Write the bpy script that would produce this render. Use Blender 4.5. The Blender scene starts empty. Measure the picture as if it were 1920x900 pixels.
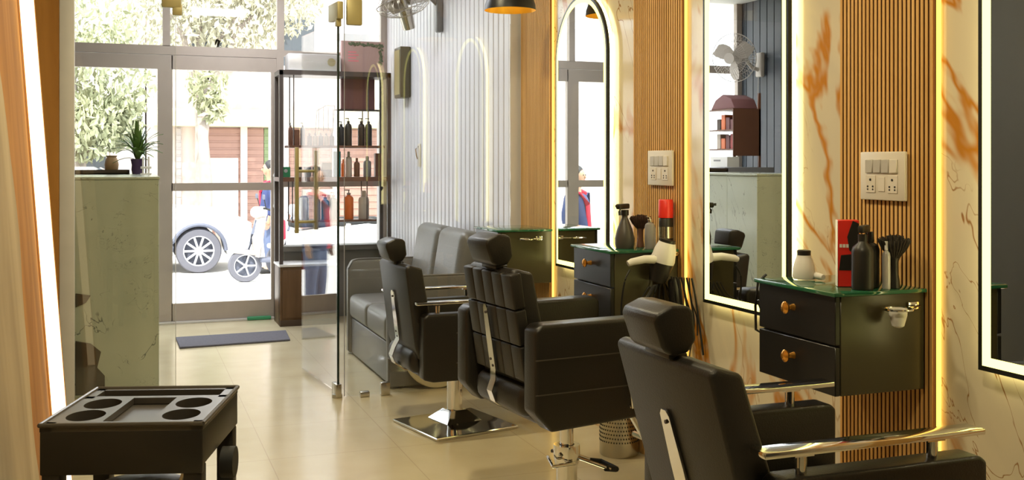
import bpy, bmesh, math, random
from mathutils import Vector, Matrix, Euler
random.seed(7)
PI = math.pi
scene = bpy.context.scene
COL = scene.collection

# ------------------------------------------------------------------ camera, light, exposure
F = 1950.0
YAW = math.atan(720 / F)
HC = 1.35
cam_d = bpy.data.cameras.new('camera')
cam = bpy.data.objects.new('camera', cam_d)
COL.objects.link(cam)
cam.location = (0, 0, HC)
cam.rotation_euler = (PI / 2, 0, -YAW)
cam_d.sensor_width = 36
cam_d.lens = 36 * F / 1920
cam_d.shift_y = -(450 - 303) / 1920
cam_d.clip_start = 0.05
cam_d.clip_end = 300
scene.camera = cam

scene.view_settings.view_transform = 'Standard'
scene.view_settings.look = 'None'
scene.view_settings.gamma = 1
scene.view_settings.use_curve_mapping = False
scene.view_settings.exposure = 0.0

world = bpy.data.worlds.new('world')
scene.world = world
world.use_nodes = True
wn = world.node_tree.nodes
bgn = wn['Background']
bgn.inputs['Color'].default_value = (0.90, 0.95, 1.0, 1)
bgn.inputs['Strength'].default_value = 4.5

sun_d = bpy.data.lights.new('sun', 'SUN')
sun_d.energy = 9.0
sun_d.angle = 0.02
sun_d.color = (1.0, 0.95, 0.87)
sun = bpy.data.objects.new('sun', sun_d)
COL.objects.link(sun)
sun.rotation_euler = (math.radians(32), math.radians(-14), 0)

CEIL_W = 27.0          # watts of each ceiling downlight
FILL_PANEL_W = 17.0          # watts of each added fill panel that brightens the waiting area
LED_RING = 3.0
LED_BACK = 9.0
LED_SLAT = 2.4
LED_LEFT = 3.2

# ------------------------------------------------------------------ materials
def nd(nt, kind, **kw):
    n = nt.nodes.new(kind)
    for k, v in kw.items():
        setattr(n, k, v)
    return n

def mat(name, col, rough=0.5, metal=0.0, var=0.08, scale=8.0, spec=0.5, bump=0.0, bscale=60.0, trans=0.0, coat=0.0):
    m = bpy.data.materials.new(name)
    m.use_nodes = True
    nt = m.node_tree
    p = nt.nodes['Principled BSDF']
    p.inputs['Roughness'].default_value = rough
    p.inputs['Metallic'].default_value = metal
    p.inputs['Specular IOR Level'].default_value = spec
    p.inputs['Transmission Weight'].default_value = trans
    p.inputs['Coat Weight'].default_value = coat
    tc = nd(nt, 'ShaderNodeTexCoord')
    nz = nd(nt, 'ShaderNodeTexNoise')
    nz.inputs['Scale'].default_value = scale
    nz.inputs['Detail'].default_value = 4
    nt.links.new(tc.outputs['Object'], nz.inputs['Vector'])
    mx = nd(nt, 'ShaderNodeMix', data_type='RGBA')
    mx.inputs[6].default_value = tuple(c * (1 - var) for c in col[:3]) + (1,)
    mx.inputs[7].default_value = tuple(min(1, c * (1 + var)) for c in col[:3]) + (1,)
    nt.links.new(nz.outputs['Fac'], mx.inputs[0])
    nt.links.new(mx.outputs[2], p.inputs['Base Color'])
    if bump:
        bz = nd(nt, 'ShaderNodeTexNoise')
        bz.inputs['Scale'].default_value = bscale
        bz.inputs['Detail'].default_value = 6
        nt.links.new(tc.outputs['Object'], bz.inputs['Vector'])
        b = nd(nt, 'ShaderNodeBump')
        b.inputs['Strength'].default_value = bump
        b.inputs['Distance'].default_value = 0.01
        nt.links.new(bz.outputs['Fac'], b.inputs['Height'])
        nt.links.new(b.outputs['Normal'], p.inputs['Normal'])
    return m

def emit(name, col, strength):
    m = bpy.data.materials.new(name)
    m.use_nodes = True
    nt = m.node_tree
    nt.nodes.remove(nt.nodes['Principled BSDF'])
    e = nd(nt, 'ShaderNodeEmission')
    e.inputs['Color'].default_value = tuple(col) + (1,)
    e.inputs['Strength'].default_value = strength
    nt.links.new(e.outputs[0], nt.nodes['Material Output'].inputs[0])
    return m

def glass(name, tint=(0.985, 0.995, 0.99), ior=1.4, base=0.0):
    m = bpy.data.materials.new(name)
    m.use_nodes = True
    nt = m.node_tree
    nt.nodes.remove(nt.nodes['Principled BSDF'])
    t = nd(nt, 'ShaderNodeBsdfTransparent')
    t.inputs['Color'].default_value = tint + (1,)
    g = nd(nt, 'ShaderNodeBsdfGlossy')
    g.inputs['Roughness'].default_value = 0.0
    fr = nd(nt, 'ShaderNodeFresnel')
    ge = nd(nt, 'ShaderNodeNewGeometry')          # both faces of a thin pane reflect alike
    im = nd(nt, 'ShaderNodeMix')
    im.inputs[2].default_value = ior
    im.inputs[3].default_value = 1 / ior
    nt.links.new(ge.outputs['Backfacing'], im.inputs[0])
    nt.links.new(im.outputs[0], fr.inputs['IOR'])
    mx = nd(nt, 'ShaderNodeMixShader')
    nt.links.new(fr.outputs[0], mx.inputs[0])
    nt.links.new(t.outputs[0], mx.inputs[1])
    nt.links.new(g.outputs[0], mx.inputs[2])
    nt.links.new(mx.outputs[0], nt.nodes['Material Output'].inputs[0])
    return m

def ramp(nt, fac, stops):
    r = nd(nt, 'ShaderNodeValToRGB')
    els = r.color_ramp.elements
    while len(els) < len(stops):
        els.new(0.5)
    for e, (pos, c) in zip(els, stops):
        e.position = pos
        e.color = tuple(c) + (1,) if len(c) == 3 else c
    nt.links.new(fac, r.inputs[0])
    return r

def vein_layer(nt, vec, scale, thick, dist, detail=5):
    nz = nd(nt, 'ShaderNodeTexNoise')
    nz.inputs['Scale'].default_value = scale
    nz.inputs['Detail'].default_value = detail
    nz.inputs['Roughness'].default_value = 0.55
    nz.inputs['Distortion'].default_value = dist
    nt.links.new(vec, nz.inputs['Vector'])
    s = nd(nt, 'ShaderNodeMath', operation='SUBTRACT'); s.inputs[1].default_value = 0.5
    nt.links.new(nz.outputs['Fac'], s.inputs[0])
    a = nd(nt, 'ShaderNodeMath', operation='ABSOLUTE')
    nt.links.new(s.outputs[0], a.inputs[0])
    mr = nd(nt, 'ShaderNodeMapRange', interpolation_type='SMOOTHSTEP')
    mr.inputs['From Min'].default_value = thick
    mr.inputs['From Max'].default_value = 0.0
    nt.links.new(a.outputs[0], mr.inputs['Value'])
    return mr.outputs['Result']

def marble(name, base, cols, seed, rough=0.12, vscale=1.0, thick=(0.042, 0.011), lims=None):
    m = bpy.data.materials.new(name)
    m.use_nodes = True
    nt = m.node_tree
    p = nt.nodes['Principled BSDF']
    p.inputs['Roughness'].default_value = rough
    tc = nd(nt, 'ShaderNodeTexCoord')
    mp = nd(nt, 'ShaderNodeMapping')
    mp.inputs['Location'].default_value = seed
    mp.inputs['Rotation'].default_value = (math.radians(27), 0, 0)
    nt.links.new(tc.outputs['Object'], mp.inputs['Vector'])
    m2 = nd(nt, 'ShaderNodeMapping')
    m2.inputs['Scale'].default_value = (1, 1.7, 0.62)
    nt.links.new(mp.outputs[0], m2.inputs['Vector'])
    vec = m2.outputs['Vector']
    cloud = nd(nt, 'ShaderNodeTexNoise')
    cloud.inputs['Scale'].default_value = 1.7 * vscale
    cloud.inputs['Detail'].default_value = 5
    cloud.inputs['Distortion'].default_value = 1.0
    nt.links.new(vec, cloud.inputs['Vector'])
    b = ramp(nt, cloud.outputs['Fac'], [(0.25, base[1]), (0.55, base[0]), (0.8, base[0])])
    last = b.outputs[0]
    masks = nd(nt, 'ShaderNodeTexNoise')
    masks.inputs['Scale'].default_value = 1.3 * vscale
    nt.links.new(vec, masks.inputs['Vector'])
    lims = lims or [(0.40, 0.50), (0.54, 0.44)]
    for i, (c, sc, th) in enumerate(((cols[0], .95, thick[0]), (cols[1], 2.0, thick[1]))):
        v = vein_layer(nt, vec, sc * vscale, th, 1.3 + i, 4 - i)
        mk = nd(nt, 'ShaderNodeMapRange')
        mk.inputs['From Min'].default_value = lims[i][0]
        mk.inputs['From Max'].default_value = lims[i][1]
        nt.links.new(masks.outputs['Fac'], mk.inputs['Value'])
        mul = nd(nt, 'ShaderNodeMath', operation='MULTIPLY')
        nt.links.new(v, mul.inputs[0]); nt.links.new(mk.outputs[0], mul.inputs[1])
        mx = nd(nt, 'ShaderNodeMix', data_type='RGBA')
        mx.inputs[7].default_value = tuple(c) + (1,)
        nt.links.new(mul.outputs[0], mx.inputs[0]); nt.links.new(last, mx.inputs[6])
        last = mx.outputs[2]
    nt.links.new(last, p.inputs['Base Color'])
    return m

def wood(name, c0, c1, rough=0.4, scale=(18, 18, 1.2)):
    m = bpy.data.materials.new(name)
    m.use_nodes = True
    nt = m.node_tree
    p = nt.nodes['Principled BSDF']
    p.inputs['Roughness'].default_value = rough
    p.inputs['Specular IOR Level'].default_value = 0.15
    tc = nd(nt, 'ShaderNodeTexCoord')
    mp = nd(nt, 'ShaderNodeMapping')
    mp.inputs['Scale'].default_value = scale
    nt.links.new(tc.outputs['Object'], mp.inputs['Vector'])
    nz = nd(nt, 'ShaderNodeTexNoise')
    nz.inputs['Scale'].default_value = 1.0
    nz.inputs['Detail'].default_value = 6
    nz.inputs['Distortion'].default_value = 0.6
    nt.links.new(mp.outputs[0], nz.inputs['Vector'])
    r = ramp(nt, nz.outputs['Fac'], [(0.3, c0), (0.7, c1)])
    nt.links.new(r.outputs[0], p.inputs['Base Color'])
    return m

def floor_mat():
    m = bpy.data.materials.new('floor_tile')
    m.use_nodes = True
    nt = m.node_tree
    p = nt.nodes['Principled BSDF']
    tc = nd(nt, 'ShaderNodeTexCoord')
    br = nd(nt, 'ShaderNodeTexBrick')
    br.offset = 0
    br.inputs['Scale'].default_value = 1
    br.inputs['Brick Width'].default_value = 0.6
    br.inputs['Row Height'].default_value = 0.6
    br.inputs['Mortar Size'].default_value = 0.002
    br.inputs['Color1'].default_value = (0.62, 0.545, 0.37, 1)
    br.inputs['Color2'].default_value = (0.61, 0.535, 0.36, 1)
    br.inputs['Mortar'].default_value = (0.50, 0.42, 0.29, 1)
    nt.links.new(tc.outputs['Object'], br.inputs['Vector'])
    nz = nd(nt, 'ShaderNodeTexNoise'); nz.inputs['Scale'].default_value = 3; nz.inputs['Detail'].default_value = 6
    nt.links.new(tc.outputs['Object'], nz.inputs['Vector'])
    mx = nd(nt, 'ShaderNodeMix', data_type='RGBA', blend_type='MULTIPLY')
    mx.inputs[0].default_value = 1
    r = ramp(nt, nz.outputs['Fac'], [(0.3, (0.9, 0.88, 0.86)), (0.7, (1, 1, 1))])
    nt.links.new(br.outputs['Color'], mx.inputs[6]); nt.links.new(r.outputs[0], mx.inputs[7])
    nt.links.new(mx.outputs[2], p.inputs['Base Color'])
    r2 = nd(nt, 'ShaderNodeMapRange')
    r2.inputs['To Min'].default_value = 0.13; r2.inputs['To Max'].default_value = 0.24
    nt.links.new(nz.outputs['Fac'], r2.inputs['Value'])
    nt.links.new(r2.outputs[0], p.inputs['Roughness'])
    return m

M = dict(
    floor=floor_mat(),
    ceiling=mat('ceiling_paint', (0.75, 0.72, 0.68), 0.8),
    marble=marble('gold_vein_marble', ((0.70, 0.61, 0.44), (0.58, 0.52, 0.40)), ((0.52, 0.21, 0.025), (0.34, 0.17, 0.06)), (3.1, 1.7, 0.4), 0.1),
    counter=marble('pale_green_marble', ((0.45, 0.48, 0.37), (0.42, 0.45, 0.35)), ((0.13, 0.15, 0.13), (0.2, 0.22, 0.19)), (7.3, 2.2, 5.0), 0.2, 3.4, (0.012, 0.008), [(0.55, 0.63), (0.46, 0.38)]),
    slat=wood('golden_oak_slats', (0.62, 0.34, 0.10), (0.78, 0.47, 0.17), 0.5),
    slatback=mat('slat_backing', (0.15, 0.055, 0.018), 0.6),
    goldwood=wood('amber_veneer', (0.30, 0.13, 0.03), (0.50, 0.24, 0.06), 0.8, (6, 6, 1.0)),
    paleslab=wood('pale_streaked_slab', (0.28, 0.21, 0.12), (0.52, 0.41, 0.25), 0.8, (4, 4, 0.8)),
    whitepanel=mat('white_wall_panel', (0.76, 0.75, 0.79), 0.35, var=0.03),
    groove=mat('panel_groove', (0.22, 0.22, 0.25), 0.7),
    darkslat=mat('charcoal_wall_panel', (0.045, 0.055, 0.07), 0.4),
    alu=mat('taupe_aluminium', (0.42, 0.36, 0.31), 0.45, 0.2),
    whitealu=mat('white_aluminium', (0.62, 0.60, 0.58), 0.4),
    glass=glass('clear_glass'),
    doorglass=glass('door_glass', (0.98, 0.99, 0.985), 1.5),
    paneglass=glass('partition_glass', (0.98, 0.99, 0.985), 1.52),
    glassedge=mat('glass_edge', (0.01, 0.02, 0.018), 0.15),
    brass=mat('olive_brass', (0.42, 0.36, 0.17), 0.45, 0.3),
    chrome=mat('chrome', (0.78, 0.78, 0.78), 0.08, 1.0, var=0.03),
    steel=mat('brushed_steel', (0.55, 0.52, 0.46), 0.25, 1.0),
    leather=mat('black_leather', (0.014, 0.012, 0.010), 0.36, spec=0.4, bump=0.12, bscale=220, var=0.15),
    leather2=mat('black_leather_back', (0.018, 0.016, 0.014), 0.42, spec=0.4, bump=0.12, bscale=220),
    seam=mat('stitched_seam', (0.055, 0.048, 0.04), 0.6),
    plastic=mat('black_plastic', (0.018, 0.016, 0.014), 0.4),
    plastic2=mat('worn_dark_plastic', (0.07, 0.062, 0.055), 0.33, var=0.2),
    rubber=mat('black_rubber', (0.012, 0.012, 0.012), 0.7),
    sofa=mat('grey_leather', (0.19, 0.18, 0.165), 0.36, bump=0.15, bscale=90),
    cab=mat('black_laminate', (0.012, 0.011, 0.010), 0.3),
    cabside=mat('dark_olive_laminate', (0.048, 0.040, 0.018), 0.28),
    tophglass=mat('green_glass_top', (0.02, 0.11, 0.055), 0.04, var=0.05),
    amber=mat('amber_crystal', (0.65, 0.30, 0.05), 0.1, 0.7),
    mirror=mat('mirror_silver', (0.92, 0.94, 0.93), 0.0, 1.0, var=0.0),
    frame=mat('black_frame', (0.01, 0.012, 0.01), 0.3),
    led=emit('mirror_led', (1.0, 0.93, 0.26), LED_RING),
    ledback=emit('mirror_backlight', (1.0, 0.88, 0.40), LED_BACK),
    ledslat=emit('amber_led', (1.0, 0.58, 0.10), LED_SLAT),
    ledleft=emit('warm_led', (1.0, 0.80, 0.50), LED_LEFT),
    panelled=emit('fill_panel_glow', (.97, .96, 1.0), 5),  # glowing face of the fill panels added over the waiting area
    rearfill=emit('rear_fill_glow', (1.0, 0.70, 0.35), 1.6),  # emitter added behind the left strip to light the gold trim
    downled=emit('downlight_led', (1.0, 0.85, 0.62), 6),
    bulb=emit('pendant_bulb', (1.0, 0.72, 0.30), 12),
    pend_in=mat('gold_lining', (0.80, 0.48, 0.05), 0.35, 0.5),
    pend_out=mat('black_shade', (0.012, 0.012, 0.013), 0.4),
    ivory=mat('ivory_plastic', (0.72, 0.66, 0.56), 0.35, var=0.02),
    ivory2=mat('grey_switch', (0.50, 0.47, 0.42), 0.35, var=0.02),
    hole=mat('socket_hole', (0.02, 0.018, 0.015), 0.8),
    white=mat('white_plastic', (0.78, 0.76, 0.72), 0.35),
    red=mat('red_plastic', (0.75, 0.03, 0.02), 0.35),
    darkred=mat('dark_red', (0.35, 0.015, 0.015), 0.4),
    orange=mat('orange_liquid', (0.75, 0.16, 0.03), 0.3),
    teal=mat('teal_plastic', (0.02, 0.22, 0.26), 0.35),
    green=mat('green_carton', (0.02, 0.20, 0.08), 0.5),
    beige=mat('beige_plastic', (0.50, 0.42, 0.34), 0.4),
    greyp=mat('grey_plastic', (0.25, 0.24, 0.24), 0.4),
    brownp=mat('brown_plastic', (0.16, 0.07, 0.04), 0.4),
    clear=mat('frosted_clear', (0.72, 0.72, 0.72), 0.25, trans=0.5),
    bristle=mat('dark_bristles', (0.035, 0.028, 0.022), 0.8, var=0.4, scale=60),
    bristle2=mat('brown_bristles', (0.06, 0.025, 0.015), 0.8, var=0.4, scale=60),
    shelfwood=mat('brown_shelf_board', (0.13, 0.055, 0.03), 0.45),
    darkmetal=mat('dark_brown_metal', (0.06, 0.045, 0.04), 0.45),
    brownwood=wood('walnut_cupboard', (0.09, 0.05, 0.025), (0.14, 0.08, 0.04), 0.4),
    sill=mat('grey_sill', (0.16, 0.15, 0.13), 0.6),
    pink=mat('pink_carton', (0.46, 0.30, 0.27), 0.6),
    maroon=mat('maroon_carton', (0.20, 0.085, 0.085), 0.6),
    leafprint=mat('leaf_print', (0.10, 0.13, 0.07), 0.6, var=0.5, scale=40),
    plantleaf=mat('green_leaf', (0.10, 0.19, 0.03), 0.45, var=0.4, scale=20),
    purple=mat('purple_glaze', (0.05, 0.02, 0.08), 0.25),
    clay=mat('tan_clay', (0.42, 0.27, 0.13), 0.6),
    tray=mat('dark_tray', (0.05, 0.028, 0.015), 0.5),
    rock=mat('brown_cut_stone', (0.055, 0.042, 0.025), 0.5, var=0.4, scale=14),
    matgrey=mat('grey_doormat', (0.13, 0.125, 0.15), 0.95, bump=0.5, bscale=300, var=0.25, scale=60),
    green2=mat('green_tape', (0.05, 0.30, 0.14), 0.6),
    fanwhite=mat('fan_plastic', (0.60, 0.55, 0.50), 0.4),
    bronze=mat('bronze_box', (0.12, 0.10, 0.055), 0.45, 0.3),
    street=mat('pale_concrete_road', (0.62, 0.60, 0.56), 0.9, bump=0.1, bscale=20),
    treeleaf=mat('pale_tree_leaf', (0.36, 0.37, 0.22), 0.6, var=0.4, scale=2.0),
    treeleaf2=mat('silvery_tree_leaf', (0.48, 0.46, 0.34), 0.6, var=0.35, scale=2.0),
    bark=mat('grey_bark', (0.34, 0.29, 0.25), 0.9, var=0.3),
    facade=mat('pale_pink_render', (0.66, 0.56, 0.50), 0.9),
    facade2=mat('grey_render', (0.46, 0.42, 0.40), 0.9),
    cream=mat('cream_board', (0.80, 0.70, 0.46), 0.7),
    shutter=mat('rose_brown_shutter', (0.34, 0.20, 0.16), 0.7),
    shutter2=mat('green_shutter', (0.20, 0.26, 0.13), 0.7),
    banner=mat('white_banner', (0.72, 0.66, 0.66), 0.8),
    bpink=mat('pink_print', (0.70, 0.22, 0.25), 0.8),
    carwhite=mat('white_car_paint', (0.78, 0.78, 0.80), 0.15, coat=0.5, var=0.01),
    carglass=mat('dark_car_glass', (0.06, 0.07, 0.08), 0.05),
    carplast=mat('grey_arch_plastic', (0.10, 0.11, 0.15), 0.6),
    tyre=mat('grey_tyre', (0.10, 0.10, 0.12), 0.8),
    alloy=mat('alloy_wheel', (0.66, 0.66, 0.68), 0.3, 0.6),
    scoot=mat('silver_scooter_paint', (0.44, 0.40, 0.36), 0.3),
    skin=mat('skin', (0.42, 0.24, 0.15), 0.5),
    hair=mat('black_hair', (0.02, 0.018, 0.02), 0.6),
    blue=mat('navy_cloth', (0.035, 0.05, 0.14), 0.8),
    jean=mat('grey_blue_cloth', (0.10, 0.13, 0.22), 0.85),
    redcloth=mat('red_cloth', (0.55, 0.02, 0.05), 0.8),
    cable=mat('black_cable', (0.012, 0.012, 0.012), 0.5),
    darkgrey=mat('dark_grey_wall', (0.055, 0.055, 0.05), 0.6),
    dimwall=mat('dim_brown_wall', (0.10, 0.085, 0.07), 0.6),
)

# ------------------------------------------------------------------ geometry helpers
class B:
    def __init__(self):
        self.bm = bmesh.new()
    def _merge(self, tmp, mtx=None):
        if mtx is not None:
            bmesh.ops.transform(tmp, matrix=mtx, verts=tmp.verts)
        me = bpy.data.meshes.new('t')
        tmp.to_mesh(me); tmp.free()
        self.bm.from_mesh(me)
        bpy.data.meshes.remove(me)
        return self
    def box(self, c, s, bev=0.0, seg=2, rot=None, taper=None):
        t = bmesh.new()
        bmesh.ops.create_cube(t, size=1)
        for v in t.verts:
            k = 1.0
            if taper and v.co.z > 0:
                v.co.x *= taper[0]; v.co.y *= taper[1]
            v.co = Vector((v.co.x * s[0], v.co.y * s[1], v.co.z * s[2]))
        if bev > 0:
            bmesh.ops.bevel(t, geom=list(t.edges), offset=min(bev, min(s) * 0.49), segments=seg, affect='EDGES', profile=0.5)
        m = Matrix.Translation(c)
        if rot:
            m = m @ Euler(rot).to_matrix().to_4x4()
        return self._merge(t, m)
    def b2(self, x0, x1, y0, y1, z0, z1, bev=0.0, seg=2):
        return self.box(((x0 + x1) / 2, (y0 + y1) / 2, (z0 + z1) / 2), (abs(x1 - x0), abs(y1 - y0), abs(z1 - z0)), bev, seg)
    def cyl(self, p0, p1, r0, r1=None, n=24, caps=True):
        r1 = r0 if r1 is None else r1
        p0, p1 = Vector(p0), Vector(p1)
        d = p1 - p0
        t = bmesh.new()
        bmesh.ops.create_cone(t, cap_ends=caps, segments=n, radius1=r0, radius2=r1, depth=d.length)
        q = Vector((0, 0, 1)).rotation_difference(d.normalized())
        return self._merge(t, Matrix.Translation((p0 + p1) / 2) @ q.to_matrix().to_4x4())
    def sph(self, c, r, n=16, sc=(1, 1, 1), rot=None):
        t = bmesh.new()
        bmesh.ops.create_uvsphere(t, u_segments=n, v_segments=max(6, n // 2), radius=r)
        m = Matrix.Translation(c)
        if rot: m = m @ Euler(rot).to_matrix().to_4x4()
        return self._merge(t, m @ Matrix.Diagonal((*sc, 1)))
    def lathe(self, prof, c=(0, 0, 0), n=28, mtx=None, sc=(1, 1)):
        t = bmesh.new()
        rings = []
        for r, z in prof:
            if r < 1e-5:
                rings.append([t.verts.new((0, 0, z))])
            else:
                rings.append([t.verts.new((r * sc[0] * math.cos(2 * PI * i / n), r * sc[1] * math.sin(2 * PI * i / n), z)) for i in range(n)])
        for a, b in zip(rings, rings[1:]):
            for i in range(n):
                j = (i + 1) % n
                if len(a) == 1 and len(b) == 1: continue
                if len(a) == 1: t.faces.new((a[0], b[j], b[i]))
                elif len(b) == 1: t.faces.new((a[i], a[j], b[0]))
                else: t.faces.new((a[i], a[j], b[j], b[i]))
        bmesh.ops.recalc_face_normals(t, faces=t.faces)
        m = Matrix.Translation(c)
        if mtx is not None: m = m @ mtx
        return self._merge(t, m)
    def tube(self, pts, r, n=8, closed=False, flat=None):
        pts = [Vector(p) for p in pts]
        t = bmesh.new()
        N = len(pts); rings = []
        up = Vector((0, 0, 1))
        for i, p in enumerate(pts):
            if closed: d = pts[(i + 1) % N] - pts[i - 1]
            else: d = pts[min(i + 1, N - 1)] - pts[max(i - 1, 0)]
            d.normalize()
            u = up if abs(d.dot(up)) < 0.95 else Vector((1, 0, 0))
            a = d.cross(u).normalized(); b = d.cross(a).normalized()
            rr = r[i] if isinstance(r, (list, tuple)) else r
            ra, rb = (rr, rr) if flat is None else flat
            rings.append([t.verts.new(p + a * ra * math.cos(2 * PI * k / n) + b * rb * math.sin(2 * PI * k / n)) for k in range(n)])
        rng = range(N) if closed else range(N - 1)
        for i in rng:
            a, b = rings[i], rings[(i + 1) % N]
            for k in range(n):
                t.faces.new((a[k], a[(k + 1) % n], b[(k + 1) % n], b[k]))
        if not closed:
            t.faces.new(rings[0]); t.faces.new(list(reversed(rings[-1])))
        bmesh.ops.recalc_face_normals(t, faces=t.faces)
        return self._merge(t)
    def prism(self, pts, axis, a, b, bev=0.0, seg=2):
        """outline pts in the plane across axis; extruded from a to b.  axis 'x': pts=(y,z); 'y': (x,z); 'z': (x,y)"""
        t = bmesh.new()
        def P(p, k):
            return {'x': (k, p[0], p[1]), 'y': (p[0], k, p[1]), 'z': (p[0], p[1], k)}[axis]
        va = [t.verts.new(P(p, a)) for p in pts]; vb = [t.verts.new(P(p, b)) for p in pts]
        t.faces.new(va); t.faces.new(list(reversed(vb)))
        n = len(pts)
        for i in range(n):
            t.faces.new((va[i], vb[i], vb[(i + 1) % n], va[(i + 1) % n]))
        bmesh.ops.recalc_face_normals(t, faces=t.faces)
        if bev > 0:
            bmesh.ops.bevel(t, geom=list(t.edges), offset=bev, segments=seg, affect='EDGES', profile=0.5, clamp_overlap=True)
        return self._merge(t)
    def loft(self, secs, closed_ends=True):
        t = bmesh.new()
        R = [[t.verts.new(p) for p in s] for s in secs]
        n = len(R[0])
        for a, b in zip(R, R[1:]):
            for i in range(n):
                t.faces.new((a[i], a[(i + 1) % n], b[(i + 1) % n], b[i]))
        if closed_ends:
            t.faces.new(R[0]); t.faces.new(list(reversed(R[-1])))
        bmesh.ops.recalc_face_normals(t, faces=t.faces)
        return self._merge(t)
    def build(self, name, m, parent=None, ang=38, loc=None, rot=None):
        me = bpy.data.meshes.new(name)
        self.bm.to_mesh(me); self.bm.free()
        for p in me.polygons: p.use_smooth = True
        me.set_sharp_from_angle(angle=math.radians(ang))
        me.materials.append(M[m] if isinstance(m, str) else m)
        o = bpy.data.objects.new(name, me)
        COL.objects.link(o)
        if parent is not None: o.parent = parent
        if loc: o.location = loc
        if rot: o.rotation_euler = rot
        return o

def tag(o, label=None, cat=None, group=None, kind=None):
    if label: o['label'] = label
    if cat: o['category'] = cat
    if group: o['group'] = group
    if kind: o['kind'] = kind
    return o

def thing(name, label, cat, loc=(0, 0, 0), rz=0.0, group=None):
    o = bpy.data.objects.new(name, None)
    o.empty_display_size = 0.1
    COL.objects.link(o)
    o.location = loc; o.rotation_euler = (0, 0, rz)
    return tag(o, label, cat, group)

def struct(name, b, m, ang=38):
    return tag(b.build(name, m, ang=ang), kind='structure')

def dup(root, loc, rz=None, label=None, group=None):
    r = root.copy(); COL.objects.link(r); r.location = loc
    if rz is not None: r.rotation_euler = (0, 0, rz)
    if label: r['label'] = label
    if group: r['group'] = group
    for ch in list(root.children):
        c = ch.copy(); COL.objects.link(c); c.parent = r
        for g in list(ch.children):
            d = g.copy(); COL.objects.link(d); d.parent = c
    return r

# ------------------------------------------------------------------ room shell
XR, XW, XL, XF = 2.25, 2.17, -0.51, -1.43     # salon right wall, waiting-area right wall, salon left wall, waiting-area left wall
YP, YS, ZC = 5.90, 9.13, 2.95                 # glass partition, shop front, ceiling
struct('floor', B().b2(XF - .1, XR + .1, -1.6, YS + .1, -.12, 0), 'floor')
struct('ceiling', B().b2(XF - .3, XR + .3, -1.7, YS + .5, ZC, ZC + .3), 'ceiling')
struct('wall_right', B().b2(XR, XR + .15, -1.6, YP + .03, 0, ZC), 'marble')
struct('wall_back', B().b2(XL - .1, XR + .15, -1.75, -1.6, 0, ZC), 'dimwall')
struct('wall_left', B().b2(XL - .12, XL, -1.6, YP, 0, ZC), 'darkgrey')
struct('wall_front_left', B().b2(XF, XL - .0, YP - .1, YP, 0, ZC), 'dimwall')
b = B(); b.b2(XF - .1, XF - .02, YP, YS, 0, ZC)
for i in range(27):
    y0 = YP + i * .12
    b.b2(XF - .02, XF, y0 + .006, min(YS, y0 + .114), 0, ZC)
struct('wall_waiting_left', b, 'darkslat')
b = B(); b.b2(XW + .02, XR + .15, YP + .03, YS, 0, ZC)
struct('wall_waiting_right', b, 'groove')
b = B()
for i in range(33):
    y0 = YP + .03 + i * .097
    b.b2(XW, XW + .021, y0 + .005, min(YS, y0 + .088), 0, ZC, .004, 1)
b.b2(XW, XR, YP + .012, YP + .03, 0, ZC)
struct('trim_1', b, 'whitepanel')

# slat panels on the right wall
def slat_panel(y0, y1, idx):
    r = B(); r.b2(XR - .012, XR - .001, y0, y1, 0, ZC)
    root = struct('trim_%d' % idx, r, 'slatback')
    s = B(); n = 23; p = (y1 - y0) / n
    q = B()
    for i in range(n):
        c = y0 + (i + .5) * p
        q.b2(XR - .022, XR - .012, c - p * .31, c + p * .31, .002, ZC - .002)
        s.box((XR - .0235, c, ZC / 2), (.003, p * .64, ZC - .004), .001, 1)
    q.build('slat_cores', 'slatback', root)
    s.build('slats', 'slat', root)
    l = B(); l.b2(XR - .014, XR - .005, y0 - .012, y0 - .001, .02, ZC - .02)
    l.build('light_strip', 'ledslat', root)
SL = [(5.41, 5.875), (3.925, 4.385), (2.445, 2.875), (0.955, 1.405)]
for i, (a, c) in enumerate(SL): slat_panel(a, c, i + 2)

# shop front: aluminium frames and panes
b = B()
DX = [(-.62, .285), (.285, 1.21)]
b.b2(XF, 1.21, YS - .03, YS + .03, 2.24, 2.315)              # transom
b.b2(1.21, XW, YS - .03, YS + .03, 2.26, 2.31)
for x in (-.62, .30, 1.235, XW - .025, XF + .03): b.b2(x - .03, x + .03, YS - .03, YS + .03, 2.31, ZC)
b.b2(1.20, 1.26, YS - .035, YS + .035, 0, 2.26)
b.b2(XW - .05, XW, YS - .03, YS + .03, .62, 2.26)
b.b2(1.26, XW, YS - .03, YS + .03, 1.13, 1.19)
b.b2(-.66, -.60, YS - .03, YS + .03, 0, 2.26)
b.b2(XF, XF + .05, YS - .03, YS + .03, 0, 2.26)
struct('trim_6', b, 'alu')
b = B(); b.b2(1.26, XW, YS - .09, YS + .06, 0, .61); b.b2(1.24, XW, YS - .14, YS + .06, .58, .625, .004)
struct('wall_front', b, 'sill')
b = B(); b.b2(XF, XF + .8, YS - .05, YS + .05, 0, .3); struct('trim_7', b, 'sill')
b = B(); b.b2(-.62, 1.24, YS - .06, YS + .05, .0, .018, .003); struct('trim_8', b, 'whitealu')
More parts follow.
